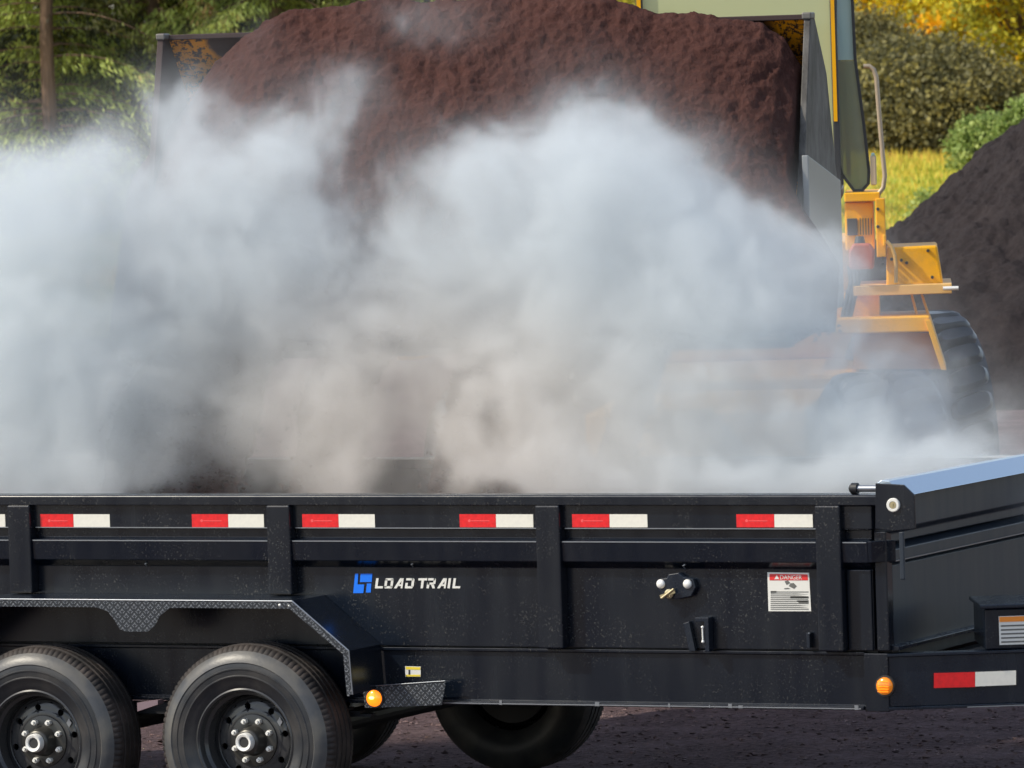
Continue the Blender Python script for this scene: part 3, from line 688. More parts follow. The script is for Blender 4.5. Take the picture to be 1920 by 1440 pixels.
# lower wing plate: pale worn strip beside the spill
q = MB(); q.T = FB
a = loc(FB, 1518, 290, .10); c = loc(FB, 1578, 326, .62); 
q.hexa([(XRt+.031,.0,ztop-1.30),(XRt+.031,.72,ztop-1.30),(XRt+.06,.72,ztop-1.30),(XRt+.06,.0,ztop-1.30),(XRt+.031,.0,a.z),(XRt+.031,.72,c.z-.03),(XRt+.06,.72,c.z-.03),(XRt+.06,.0,a.z)])
q.build('wear_plate', mat('pale worn plate', (.30,.31,.31), .45, .4), bk_, .004)
# lift arms, hidden behind the load mostly
q = MB(); q.T = FB
for s_ in (-.55, .55):
    q = MB(); q.T = FB; q.hexa([(s_-.05,.7,ztop-1.5),(s_-.05,3.4,1.75),(s_+.05,3.4,1.75),(s_+.05,.7,ztop-1.5),(s_-.05,.7,ztop-1.2),(s_-.05,3.4,2.1),(s_+.05,3.4,2.1),(s_+.05,.7,ztop-1.2)])
    q.build('lift_arm', yel, LDR, .01)
q = MB(); q.T = FF; q.box(-.55,.55,-.5,1.4,.55,1.3); q.build('front_chassis', yel, LDR, .02)
q = MB(); q.T = FR; q.box(-.62,.62,-1.1,2.0,.6,1.35); q.box(-.6,.6,.6,2.3,1.35,2.0); q.build('rear_chassis', yel, LDR, .03)
# big lugged tyres
bigrub = rubber('loader tyre rubber', (.022,.030,.040), (.070,.078,.088), .30)
def big_wheel(Fm, x_out, y, r=.86, wd=.52, sg=1):
    c = Fm @ Vector((x_out, y, r)); W = empty('wheel', c, LDR)
    q = MB(); T0 = Matrix.Translation(c) @ Fm.to_3x3().to_4x4() @ Matrix.Rotation(R(-90)*sg, 4, 'Z')
    q.T = T0      # lathe axis y -> machine's lateral axis, outer face at y=0 going inwards
    ring = [(.36,.05),(.40,.02),(.55,.0),(.70,.0),(.775,.0),(.80,.06),(.805,wd/2),(.80,wd-.06),(.775,wd),(.70,wd+.03),(.55,wd+.03),(.36,wd-.03)]
    ring = [(a*r/.86, -y_) for a, y_ in ring]
    q.lathe(ring, (0,0,0), 96); ty = q.build('tyre', bigrub, W, smooth=True)
    q = MB(); q.T = T0; nl = 30
    for k in range(nl):
        for side_ in (0, 1):
            t = 2*math.pi*(k+.5*side_)/nl; yc0 = .015 if side_ == 0 else wd-.015; yc1 = wd*.46 if side_ == 0 else wd*.54
            dt = 2*math.pi/nl
            loop = []; m_ = 14
            for s_ in range(m_):
                a_ = 2*math.pi*s_/m_; u = math.copysign(abs(math.cos(a_))**.6, math.cos(a_)); v = math.copysign(abs(math.sin(a_))**.6, math.sin(a_))
                yy = (yc0+yc1)/2+u*(yc1-yc0)/2; tt = t+v*dt*.39+u*dt*.22*(1 if side_ == 0 else -1)*-1; loop.append((tt, yy))
            rt = r*.995; rb = r*.915
            edge = lambda yy, rr: rr-max(0, abs(yy-wd/2)/(wd/2)-.72)*.11
            vs = [Vector((edge(yy, rb)*math.cos(tt), -yy, edge(yy, rb)*math.sin(tt))) for tt, yy in loop]
            vs += [Vector((edge(yy, rt-.02)*math.cos(tt), -yy, edge(yy, rt-.02)*math.sin(tt))) for tt, yy in loop]
            cy = sum(l[1] for l in loop)/m_; ct = sum(l[0] for l in loop)/m_
            vs += [Vector((edge(cy+(yy-cy)*.8, rt)*math.cos(ct+(tt-ct)*.8), -(cy+(yy-cy)*.8), edge(cy+(yy-cy)*.8, rt)*math.sin(ct+(tt-ct)*.8))) for tt, yy in loop]
            q.add(vs, [tuple(range(2*m_, 3*m_))]+[(j*m_+i, j*m_+(i+1) % m_, (j+1)*m_+(i+1) % m_, (j+1)*m_+i) for j in (0, 1) for i in range(m_)])
    q.build('tread_lugs', bigrub, W, smooth=True)
    q = MB(); q.T = T0; q.lathe([(.35,-.02),(.37,-.0),(.34,-.05),(.30,-.12),(.10,-.10),(.001,-.08)], (0,0,0), 40); q.build('rim', yel, W, smooth=True)
FRW = frame_at(1398, 36.4, R(-10)); rr_ = loc(FRW, 1812, 800, 0).x; big_wheel(FRW, rr_, 0, .81, .56); 
FFW = frame_at(1320, 33.4, R(-8)); fr_ = loc(FFW, 1748, 800, 0).x; big_wheel(FFW, fr_, 0, .72)
big_wheel(FRW, rr_-2.6+.52, 0, .81); big_wheel(FFW, fr_-2.5+.52, 0, .72)
# cab: pillars, glass, roof
cy0, cy1 = -.95, .25                  # local depth of the cab front and back
def CL(px, py, y=cy0): return loc(FR, px, py, y)
xl = CL(1203, 20).x; xr = CL(1556, 20).x; zc0 = CL(1580, 355).z; zc1 = zc0+1.62
cab = empty('cab', FR @ Vector(((xl+xr)/2, -.35, zc0)), LDR)
glass = bpy.data.materials.new('tinted cab glass'); glass.use_nodes = True; gt = glass.node_tree; gt.nodes.remove(gt.nodes['Principled BSDF'])
tr_ = gt.nodes.new('ShaderNodeBsdfTransparent'); tr_.inputs[0].default_value = (.62,.70,.62,1); gl = gt.nodes.new('ShaderNodeBsdfGlossy'); gl.inputs['Roughness'].default_value = .04; gl.inputs['Color'].default_value = (.8,.9,.95,1)
df = gt.nodes.new('ShaderNodeBsdfDiffuse'); df.inputs[0].default_value = (.46,.48,.36,1)
lw = gt.nodes.new('ShaderNodeLayerWeight'); lw.inputs[0].default_value = .35; mx = gt.nodes.new('ShaderNodeMixShader'); mx2 = gt.nodes.new('ShaderNodeMixShader'); mx2.inputs[0].default_value = .55
gt.links.new(lw.outputs['Fresnel'], mx.inputs[0]); gt.links.new(tr_.outputs[0], mx2.inputs[1]); gt.links.new(df.outputs[0], mx2.inputs[2]); gt.links.new(mx2.outputs[0], mx.inputs[1]); gt.links.new(gl.outputs[0], mx.inputs[2]); gt.links.new(mx.outputs[0], gt.nodes['Material Output'].inputs[0])
glass_up = glass.copy(); glass_up.name = 'blue tinted upper glass'
for n_ in glass_up.node_tree.nodes:
    if n_.type == 'BSDF_DIFFUSE': n_.inputs[0].default_value = (.62,.84,.84,1)
    if n_.type == 'MIX_SHADER' and not n_.inputs[0].is_linked: n_.inputs[0].default_value = .8
glass_w = glass.copy(); glass_w.name = 'windshield with field brightness'  # bright field behind the cab, put into the glass's diffuse colour
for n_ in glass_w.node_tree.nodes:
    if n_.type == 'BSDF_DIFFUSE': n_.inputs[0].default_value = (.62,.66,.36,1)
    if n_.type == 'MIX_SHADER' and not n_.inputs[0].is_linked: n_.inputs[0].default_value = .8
q = MB(); q.T = FR
for a_, yy in ((xl-.03, cy0), (xr-.0, cy0), (xl-.03, cy1), (xr+.0, cy1)): q.box(a_, a_+.035, yy, yy+.06, zc0, zc1)
q.box(xl-.03, xr+.035, cy0, cy1+.06, zc0-.05, zc0); cf = q.build('window_frame', frame_m, cab, .006)
# bright yellow strip down the front pillars
q = MB(); q.T = FR; q.box(xr+.004, xr+.024, cy0-.006, cy0-.001, CL(1556, 228).z, zc1); q.box(xl-.026, xl-.004, cy0-.006, cy0-.001, zc0, zc1); q.build('pillar_strip', yel, cf)
q = MB(); q.T = FR; q.box(xl-.08, xr+.09, cy0-.12, cy1+.14, zc1+.001, zc1+.12); q.build('roof', yel, cab, .03)
wpale = mat('pale field brightness', (.62,.62,.36), .3)  # same field brightness as a solid colour, used on the seat back
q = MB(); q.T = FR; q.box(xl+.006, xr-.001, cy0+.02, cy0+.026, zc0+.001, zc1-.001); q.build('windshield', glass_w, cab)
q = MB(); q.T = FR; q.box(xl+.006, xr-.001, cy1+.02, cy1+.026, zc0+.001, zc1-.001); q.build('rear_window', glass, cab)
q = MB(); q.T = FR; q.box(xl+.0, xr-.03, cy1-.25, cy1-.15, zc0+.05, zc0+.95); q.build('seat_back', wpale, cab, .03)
# door with long side glass bowing out, hung on the cab's left side
xd = xr+.04
def D3(px, py, y): return loc(FR, px, py, y)
yd = -.75
gp = [(1563,-60),(1598,-60),(1606,110),(1622,230),(1632,320),(1631,345),(1618,360),(1600,360),(1576,328),(1566,290)]
pts = [D3(x, y, yd) for x, y in gp]
door = empty('door', FR @ Vector((pts[4].x, yd, pts[4].z)), cab)
q = MB(); q.T = FR; cx_ = sum(p.x for p in pts)/len(pts); cz_ = sum(p.z for p in pts)/len(pts)
nn = len(pts); inner = [Vector((p.x+(cx_-p.x)*.0, 0, p.z)) for p in pts]
def inset(ps, d):
    out = []
    for i in range(len(ps)):
        a, p_, c = Vector((ps[i-1].x, ps[i-1].z)), Vector((ps[i].x, ps[i].z)), Vector((ps[(i+1) % len(ps)].x, ps[(i+1) % len(ps)].z))
        e1 = (p_-a).normalized(); e2 = (c-p_).normalized(); n1 = Vector((-e1.y, e1.x)); n2 = Vector((-e2.y, e2.x)); nb = (n1+n2).normalized()
        k = d/max(.4, nb.dot(n1)); out.append((p_.x-nb.x*k*sgn, p_.y-nb.y*k*sgn))
    return out
area = sum(pts[i].x*pts[(i+1) % nn].z-pts[(i+1) % nn].x*pts[i].z for i in range(nn)); sgn = -1 if area > 0 else 1
ins = inset(pts, .016); outp = [(p.x, p.z) for p in pts]
vs = [(x, yd, z) for x, z in outp]+[(x, yd, z) for x, z in ins]+[(x, yd+.05, z) for x, z in outp]+[(x, yd+.05, z) for x, z in ins]
fs = []
for i in range(nn):
    j = (i+1) % nn; fs += [(i, j, nn+j, nn+i), (2*nn+i, 3*nn+i, 3*nn+j, 2*nn+j), (i, 2*nn+i, 2*nn+j, j), (nn+i, nn+j, 3*nn+j, 3*nn+i)]
q.add(vs, fs); q.build('door_frame', frame_m, door)
zs = D3(1600, 112, yd).z
upg = [(x, z) for x, z in ins]
def clip(poly, z, keep_up):
    out = []
    for i in range(len(poly)):
        a, c = poly[i], poly[(i+1) % len(poly)]; ia = (a[1] >= z) == keep_up; ic = (c[1] >= z) == keep_up
        if ia: out.append(a)
        if ia != ic: t = (z-a[1])/(c[1]-a[1]); out.append((a[0]+(c[0]-a[0])*t, z))
    return out
q = MB(); q.T = FR; q.prism(clip(upg, zs, True), yd+.02, yd+.026, 'y'); q.build('upper_glass', glass_up, door)
q = MB(); q.T = FR; q.prism(clip(upg, zs-.004, False), yd+.02, yd+.026, 'y'); q.build('lower_glass', glass, door)
a, c = D3(1580, 116, yd), D3(1592, 330, yd)
q = MB(); q.T = FR; q.hexa([(c.x-.012,yd+.06,c.z),(c.x+.012,yd+.06,c.z),(c.x+.012,yd+.09,c.z),(c.x-.012,yd+.09,c.z),(a.x-.012,yd+.06,a.z),(a.x+.012,yd+.06,a.z),(a.x+.012,yd+.09,a.z),(a.x-.012,yd+.09,a.z)]); q.build('interior_post', mat('olive grey trim', (.14,.15,.12), .6), door)
# handrail
yh = -.95
hp = [(1619,124),(1630,124),(1638,130),(1643,145),(1648,210),(1655,290),(1659,330),(1656,352),(1645,366),(1630,371),(1615,372)]
q = MB(); q.T = FR; q.tube([D3(x, y, yh) for x, y in hp], .0125, 12); q.build('handrail', mat('worn pale rail', (.42,.34,.24), .45, .3), LDR, smooth=True)
def fbox(name, px0, py0, px1, py1, ya, yb_, mt, par=LDR, bv=.006):    # box whose near face spans the given picture rectangle
    a, c = D3(px0, py0, ya), D3(px1, py1, ya); q = MB(); q.T = FR; q.box(a.x, c.x, ya, yb_, c.z, a.z); return q.build(name, mt, par, bv)
fbox('work_lamp', 1631, 292, 1644, 347, -.9, -.8, mat('cream lamp housing', (.50,.42,.30), .5))
fbox('lamp_cap', 1633, 287, 1640, 293, -.9, -.82, mat('pale green cap', (.35,.55,.50), .4))
fbox('cab_sill', 1583, 362, 1650, 377, -1.0, -.2, yel)
fbox('cab_base', 1583, 380, 1640, 470, -.93, -.1, yel, bv=.01)
vent = fbox('vent_panel', 1610, 407, 1636, 441, -.94, -.9305, yel, bv=0)
for k in range(5): fbox('vent_slot', 1612+k*5.2, 409, 1614.3+k*5.2, 440, -.945, -.9405, M['black_ink'], vent, 0)
fbox('side_hatch', 1588, 410, 1608, 441, -.945, -.931, mat('dark grey hatch', (.06,.06,.065), .4), bv=.003)
fbox('corner_post', 1641, 372, 1662, 482, -1.02, -.90, yel)
fbox('ladder_stile', 1655, 440, 1662, 462, -1.06, -1.021, yel)
q = MB(); q.T = FR; q.tube([D3(x, y, -1.06) for x, y in ((1662,452),(1672,462),(1678,480),(1680,500),(1680,530))], .010, 10); q.build('grab_handle', mat('pale grab handle', (.55,.36,.12), .4), LDR, smooth=True)
# red hooded lamp by the steps
c = D3(1616, 478, -1.12); q = MB(); q.T = FR
q.T = FR @ Matrix.Translation(c); q.prism([(-.068,-.075),(.062,-.075),(.070,.02),(.045,.062),(-.045,.062),(-.070,.02)], -.04, .06, 'y')
lmp = q.build('beacon', mat('faded red lamp body', (.42,.09,.05), .5), LDR, .014, seg=3)
c2 = D3(1612, 450, -1.1); q = MB(); q.T = FR; q.cyl((c2.x,-1.1,c.z+.04),(c2.x,-1.1,c2.z+.02),.035,.022,16); q.build('lamp_bracket', frame_m, lmp, .003)
for hx in (1592, 1600, 1607):
    q = MB(); q.T = FR; q.tube([D3(hx, 500, -1.0), D3(hx+3, 530, -1.03), D3(hx-6, 565, -1.05), D3(hx-14, 600, -1.02)], .011, 8); q.build('hydraulic_hose', M['grommet'], LDR, smooth=True)
for bx, by in ((1655, 484), (1655, 495), (1672, 486), (1690, 488), (1700, 493), (1646, 392), (1646, 425), (1740, 470), (1748, 520)):
    p_ = D3(bx, by, -1.03); q = MB(); q.T = FR; q.cyl((p_.x, -1.035, p_.z), (p_.x, -1.0, p_.z), .009, .009, 6); q.build('bolt', M['hub_cast'], LDR)
# tool box, platform, struts, mudguard
tbx = MB(); tbx.T = FR; P4 = [D3(1662,464,-1.0), D3(1757,460,-1.0), D3(1769,533,-1.0), D3(1662,538,-1.0)]
tbx.prism([(p.x, p.z) for p in P4], -1.0, -.35, 'y'); tbx.build('tool_box', yel, LDR, .012)
a = D3(1600,537,-1.12); c = D3(1785,550,-1.12); q = MB(); q.T = FR; q.box(a.x, c.x, -1.12, -.30, c.z, a.z); q.build('platform', mat('sun bleached deck', (.72,.44,.14), .5), LDR, .004)
a = D3(1768,541,-1.14); c = D3(1797,541,-1.14); q = MB(); q.T = FR; q.cyl((a.x,-1.14,a.z),(c.x,-1.14,a.z),.011,n=14); q.build('platform_rod', M['zinc'], LDR, smooth=True)
for (x0, y0_, x1, y1_, w2) in ((1707,553,1719,600,5),(1726,553,1743,604,5)):
    a, a2, c, c2 = D3(x0,y0_,-.9), D3(x0+w2,y0_,-.9), D3(x1,y1_,-.9), D3(x1+w2,y1_,-.9)
    q = MB(); q.T = FR; q.prism([(a.x,a.z),(a2.x,a2.z),(c2.x,c2.z),(c.x,c.z)], -.9, -.85, 'y'); q.build('strut', yel, LDR, .002)
fbox('side_tank', 1565, 552, 1650, 600, -1.0, -.3, yel)
fd_ = empty('mudguard', FR @ Vector((D3(1700,620,-1.05).x, -.9, D3(1700,620,-1.05).z)), LDR)
fbox('guard_top', 1556, 598, 1744, 622, -1.25, -.45, yel, fd_, .008)
P4 = [D3(1734,600,-1.27), D3(1745,600,-1.27), D3(1775,694,-1.27), D3(1765,694,-1.27)]
q = MB(); q.T = FR; q.prism([(p.x, p.z) for p in P4], -1.27, -.5, 'y'); q.build('guard_edge', yel, fd_, .003)
P4 = [D3(1600,624,-1.1), D3(1741,624,-1.1), D3(1764,692,-1.1), D3(1600,692,-1.1)]
q = MB(); q.T = FR; q.prism([(p.x, p.z) for p in P4], -1.1, -1.05, 'y'); q.build('guard_panel', mat('rusty orange panel', (.50,.20,.03), .6), fd_)

# ------------------------------------------------------------------ mulch heaped in the bucket, spilling to the trailer
NU, NV = 420, 360
sil = [(-1.60,260),(250,330),(300,262),(345,200),(400,118),(450,72),(530,22),(620,14),(700,-2),(800,2),(900,-4),(1000,-8),(1100,-10),(1170,4),(1230,24),(1300,22),(1350,32),(1430,44),(1470,72),(1500,120),(1516,190),(1524,260)]
sil = sorted(sil)[1:]
u_px = np.linspace(250, 1524, NU); top_px = np.interp(u_px, [s_[0] for s_ in sil], [s_[1] for s_ in sil])
V = np.empty((NU, NV, 3)); keep = np.ones((NU, NV), bool)
zlip = ztop-1.40
for i in range(NU):
    up_ = u_px[i]; tp = loc(FB, up_, top_px[i], .30)
    edge_l = (up_-250)/1274
    drop = tp.z-zlip
    for j in range(NV):
        t = j/(NV-1)
        # upper 62% of rows: the heap's slope, leaning towards the trailer; below: the falling curtain
        if t < .62:
            s_ = t/.62; z = tp.z-drop*s_**1.05; y = .30-.75*s_**.8*(min(1, drop/1.2))
            y -= .16*math.sin(math.pi*min(1, edge_l*1.0))*math.sin(math.pi*min(1, s_*1.1))
        else:
            s_ = (t-.62)/.38; z = zlip-(zlip-.95)*s_; y = -.45-1.0*s_**.6
        x = tp.x*(1-.0*t)
        ef = min(1, (1-edge_l)/.04, edge_l/.04)
        if edge_l > .88 and t > .24: k_s = float(smooth(.24, .42, t)); x += .20*k_s*((edge_l-.88)/.12); y -= .10*k_s*((edge_l-.88)/.12)
        x -= 0
        p = Vector((x, y, z)); n1 = mn.fractal(p*2.2, 1, 2.1, 3)*.055; n2 = mn.fractal(p*15+Vector((3,1,7)), .7, 2.1, 5)*.013
        rd = abs(mn.noise(p*5+Vector((9,0,0))))*.010
        y -= (n1+n2-rd)*max(.12, ef); z += n2*.8*max(.2, ef)
        if t < .26: x = min(x, XRt-.02)
        V[i, j] = (x, y, z)
        if t > .60:
            st_ = mn.fractal(Vector((x*2.3+4.2, z*.35, 2)), 1, 2, 3)+.35*mn.noise(Vector((x*9, z*3, 5)))
            wob = 26*mn.noise(Vector((z*2.2, x, 3))); uu = up_+wob
            band = max(1-abs(uu-475)/115, 1-abs(uu-745)/70, .85-abs(uu-1050)/120, .6-abs(uu-1270)/70, -.5)
            if band+st_*.45 < .12+.25*max(0, .7-t): keep[i, j] = False
idx = np.arange(NU*NV).reshape(NU, NV)
f = np.stack([idx[:-1,:-1], idx[1:,:-1], idx[1:,1:], idx[:-1,1:]], -1); kk = keep[:-1,:-1] & keep[1:,:-1] & keep[1:,1:] & keep[:-1,1:]; f = f[kk]
Mw = np.array(FB); Vw = V.reshape(-1, 3) @ Mw[:3,:3].T + Mw[:3,3]
hp_ = raw('mulch_heap', Vw, f, M['mulch'], smooth=True); tag(hp_, 'dark red brown mulch heaped high in the loader bucket and pouring out', 'mulch')
sm = hp_.modifiers.new('thickness', 'SOLIDIFY'); sm.thickness = .02; sm.offset = 1
# flying clods below the lip and chips sticking out of the heap
sel = rng.integers(0, len(Vw), 40000); P = Vw[sel]+rng.normal(0, .03, (40000, 3)); kz = keep.reshape(-1)[sel] & ((sel % NV) > NV*.58); P = P[kz]
cl = chips('mulch_clods', P, .012, M['mulch'], .5); tag(cl, 'clods and shreds of red brown mulch over the heap and tumbling below it', 'mulch clods', kind='stuff')

# ================================================================== COMPOST PILE at the right
pc = at(2130, 100, 60); PH = 3.22; PRd = 3.56
NA, NR = 460, 230; A_, R_ = np.meshgrid(np.linspace(0, 2*np.pi, NA, endpoint=False), np.linspace(0, 1, NR), indexing='ij')
PV = np.empty((NA, NR, 3))
for i in range(NA):
    for j in range(NR):
        a, r = A_[i, j], R_[i, j]; rr = r*PRd*1.12
        h = PH*(1.0-math.hypot(r, .07))
        p = Vector((math.cos(a)*rr, math.sin(a)*rr*1.15, 0)); k = mn.fractal(p*1.3, 1, 2, 4)*.12+mn.fractal(p*6, .7, 2.1, 5)*.055+.05*abs(math.sin(a*9+mn.noise(p*.8)*3))*r*(1-r)
        PV[i, j] = (pc.x+p.x, pc.y+p.y, max(-.02, h+k*min(1, (1-r)*6)))
idx = np.arange(NA*NR).reshape(NA, NR); nx = np.roll(idx, -1, 0)
f = np.stack([idx[:,:-1], nx[:,:-1], nx[:,1:], idx[:,1:]], -1).reshape(-1, 4)
pl_ = raw('compost_pile', PV.reshape(-1, 3), f, M['pile'], smooth=True); tag(pl_, 'tall conical brown black compost pile at the right behind the yellow loader', 'compost pile')

# ================================================================== VEGETATION
def leafmat(name, stops, trans=.35):
    m_ = bpy.data.materials.new(name); m_.use_nodes = True; t = m_.node_tree; p = t.nodes['Principled BSDF']; p.inputs['Roughness'].default_value = .6; p.inputs['Specular IOR Level'].default_value = .25
    at_ = t.nodes.new('ShaderNodeAttribute'); at_.attribute_name = 'tint'; rp = t.nodes.new('ShaderNodeValToRGB'); e = rp.color_ramp.elements
    for i, (x, c) in enumerate(stops): el = e[i] if i < 2 else e.new(x); el.position = x; el.color = (*c, 1)
    t.links.new(at_.outputs['Fac'], rp.inputs[0]); t.links.new(rp.outputs[0], p.inputs['Base Color'])
    tl = t.nodes.new('ShaderNodeBsdfTranslucent'); t.links.new(rp.outputs[0], tl.inputs[0]); mx = t.nodes.new('ShaderNodeMixShader'); mx.inputs[0].default_value = trans
    t.links.new(p.outputs[0], mx.inputs[1]); t.links.new(tl.outputs[0], mx.inputs[2]); t.links.new(mx.outputs[0], t.nodes['Material Output'].inputs[0]); return m_
def cards(P, size, tint, name, mt, parent, aspect=.6, axis=None):
    n = len(P); a = rng.normal(size=(n, 3)) if axis is None else axis+rng.normal(0, .35, (n, 3)); a /= np.linalg.norm(a, axis=1)[:, None]
    b_ = np.cross(a, rng.normal(size=(n, 3))); b_ /= np.linalg.norm(b_, axis=1)[:, None]
    sz_ = (size*rng.uniform(.55, 1.3, n))[:, None]
    V = np.stack([P-a*sz_, P+b_*sz_*aspect, P+a*sz_, P-b_*sz_*aspect], 1).reshape(-1, 3)
    f = np.arange(n*4).reshape(n, 4)
    off = np.array(parent.location) if parent else 0
    return raw(name, V-off, f, mt, parent, attr=np.clip(tint, 0, 1))
bark = mat('grey brown bark', (.15,.10,.07), .9); b = NB(bark); b.l(b.ramp(b.noise(7, 5, b.scale((1,1,.2))), [(.3, (.07,.045,.03)), (.7, (.24,.15,.10))]), b.p.inputs['Base Color']); b.bump(b.noise(20, 4, b.scale((1,1,.2))), .6, .03)
barkd = mat('dark bark', (.035,.03,.03), .9)
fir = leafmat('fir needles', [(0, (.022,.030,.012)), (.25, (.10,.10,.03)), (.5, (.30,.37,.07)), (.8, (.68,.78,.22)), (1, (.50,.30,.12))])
autumn = leafmat('autumn leaves', [(0, (.13,.11,.02)), (.35, (.42,.42,.06)), (.62, (.78,.68,.05)), (.9, (.92,.66,.03)), (1, (.95,.48,.02))], .45)
olive = leafmat('olive foliage', [(0, (.09,.09,.05)), (.4, (.15,.145,.07)), (.75, (.22,.20,.08)), (1, (.36,.31,.09))], .3)
green = leafmat('feathery green foliage', [(0, (.10,.13,.035)), (.5, (.24,.34,.09)), (1, (.48,.55,.18))], .35)
def base_at(px, D):
    p = at(px, 300, D); l = (Vector((p.x, p.y))-G0).dot(GR); d = (Vector((p.x, p.y))-G0).dot(GF); p.z = float(terr(d, l)); return p
def conifer(px, D, h, rad, label, n=300, seed=0, zmin=.25):
    r_ = random.Random(seed); bs = base_at(px, D); E_ = empty('fir_tree', bs); tag(E_, label, 'tree', 'fir trees on the left edge of the yard')
    q = MB(); pts = [bs+Vector((r_.uniform(-.04,.04)*k, r_.uniform(-.04,.04)*k, h*k/7)) for k in range(8)]; pts[0] -= Vector((0,0,.2)); q.tube(pts, [.13*(1-.85*k/7) for k in range(8)], 10)
    P = []; A = []; Tn = []
    for k in range(n):
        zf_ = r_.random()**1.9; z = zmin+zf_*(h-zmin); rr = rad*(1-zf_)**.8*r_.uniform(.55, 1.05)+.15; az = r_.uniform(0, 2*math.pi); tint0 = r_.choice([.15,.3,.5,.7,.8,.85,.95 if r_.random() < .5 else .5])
        if seed == 1 and z > 1.9 and z < 5 and -(math.cos(az)*GF.x+math.sin(az)*GF.y) > .35: continue
        L = []
        for s_ in range(7):
            t = s_/6; L.append(bs+Vector((math.cos(az)*rr*t, math.sin(az)*rr*t, z+.25*t-.75*t*t*rr*.55)))
        q.tube(L, [.016*(1-.8*s_/6) for s_ in range(7)], 5)
        for s_ in range(1, 7):
            m_ = 24+9*s_; c = np.array(L[s_]); lat = np.array([-math.sin(az), math.cos(az), 0])
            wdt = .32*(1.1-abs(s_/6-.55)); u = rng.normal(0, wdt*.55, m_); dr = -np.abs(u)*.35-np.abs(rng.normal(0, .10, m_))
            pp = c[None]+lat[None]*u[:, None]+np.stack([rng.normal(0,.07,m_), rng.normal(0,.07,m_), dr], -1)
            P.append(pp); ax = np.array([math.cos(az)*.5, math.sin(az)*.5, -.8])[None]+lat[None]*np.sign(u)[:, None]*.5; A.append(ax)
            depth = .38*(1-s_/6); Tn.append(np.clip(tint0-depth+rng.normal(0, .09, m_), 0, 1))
    q.build('trunk', bark, E_, smooth=True)
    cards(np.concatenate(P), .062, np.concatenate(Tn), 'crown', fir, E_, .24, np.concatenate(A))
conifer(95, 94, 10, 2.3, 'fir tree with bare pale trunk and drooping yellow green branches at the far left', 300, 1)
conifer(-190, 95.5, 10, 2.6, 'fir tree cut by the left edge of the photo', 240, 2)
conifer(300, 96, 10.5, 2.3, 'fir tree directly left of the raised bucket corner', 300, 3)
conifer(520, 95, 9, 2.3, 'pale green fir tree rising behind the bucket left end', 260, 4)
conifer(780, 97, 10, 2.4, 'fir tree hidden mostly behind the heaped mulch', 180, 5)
def broad(name, px, D, h, rad, z0, mt, label, n_cl, per, leaf, grp=None, seed=0, clr=.22, tr=.14, low=.6, tmean=.5, sq=1.0, bk_m=None, dx=0, mound=False):
    r_ = random.Random(seed); rs = np.random.default_rng(seed); bs = base_at(px, D); E_ = empty(name, bs); tag(E_, label, 'tree' if not mound else 'shrub', grp)
    q = MB(); pts = [bs+Vector((0,0,-.2)), bs+Vector((.05,0,h*.2)), bs+Vector((-.05,.05,h*.45)), bs+Vector((.05,0,h*.75))]; q.tube(pts, [tr, tr*.8, tr*.55, tr*.2], 10)
    P = []; Tn = []
    for k in range(n_cl):
        zz_ = r_.random()**(1.7 if low > .5 else 1.0); z = z0+zz_*(h-z0); prof = math.sin(math.pi*min(1, (.25+.75*zz_)))**.6 if not mound else math.sqrt(max(.02, 1-zz_**2))
        rr = rad*prof*math.sqrt(r_.uniform(.15, 1)); az = r_.uniform(0, 2*math.pi); c = bs+Vector((math.cos(az)*rr, math.sin(az)*rr*sq, z))
        if k % 5 == 0:
            st_ = bs+Vector((0,0,max(.1, z*.35))); q.tube([st_, st_.lerp(c, .5)+Vector((0,0,.15)), c], [tr*.3, tr*.2, .012], 5)
        m_ = int(per*r_.uniform(.5, 1.5)); sc = clr*r_.uniform(.6, 1.4)
        pp = np.array(c)[None]+rs.normal(0, 1, (m_, 3))*np.array([sc, sc, sc*.7]); P.append(pp); Tn.append(np.clip(tmean+r_.gauss(0, .22)+rs.normal(0, .10, m_), 0, 1))
    q.build('trunk', bk_m or bark, E_, smooth=True); cards(np.concatenate(P), leaf, np.concatenate(Tn), 'crown', mt, E_, .7)
    return E_
broad('autumn_tree', 1690, 150, 15, 3.6, 2.6, autumn, 'golden yellow autumn tree with an orange patch beside the cab glass', 620, 85, .085, 'autumn trees beyond the meadow', 11, .26, .15, tmean=.63)
broad('autumn_tree', 1960, 142, 13, 3.3, 1.2, autumn, 'yellow leaved autumn tree cut by the right edge of the photo', 700, 90, .080, 'autumn trees beyond the meadow', 12, .24, .14, tmean=.58)
broad('autumn_tree', 1500, 152, 13, 4.2, 1.2, autumn, 'yellow green autumn tree seen through the cab windows', 380, 80, .085, 'autumn trees beyond the meadow', 13, .26, .14, tmean=.52)
broad('autumn_tree', 1815, 158, 15, 4.4, .6, autumn, 'duller olive and yellow tree standing between two bright autumn trees', 620, 80, .09, 'autumn trees beyond the meadow', 14, .30, .16, tmean=.38)
broad('olive_tree', 1725, 138, 2.25, 2.6, .25, olive, 'dark olive bushy tree with black forked trunk above the meadow', 420, 150, .055, 'olive trees at the meadow edge', 15, .30, .10, low=.2, tmean=.58, bk_m=barkd, mound=False)
broad('olive_tree', 1620, 141, 2.9, 1.5, .2, olive, 'small grey green tree just right of the pale handrail', 300, 140, .045, 'olive trees at the meadow edge', 16, .30, .06, low=.2, tmean=.6, bk_m=barkd)
broad('green_shrub', 1850, 120, .95, .70, .1, green, 'feathery green shrub standing behind the compost pile shoulder', 150, 80, .045, 'green shrubs behind the compost pile', 17, .11, .03, low=.2, tmean=.62, mound=True)
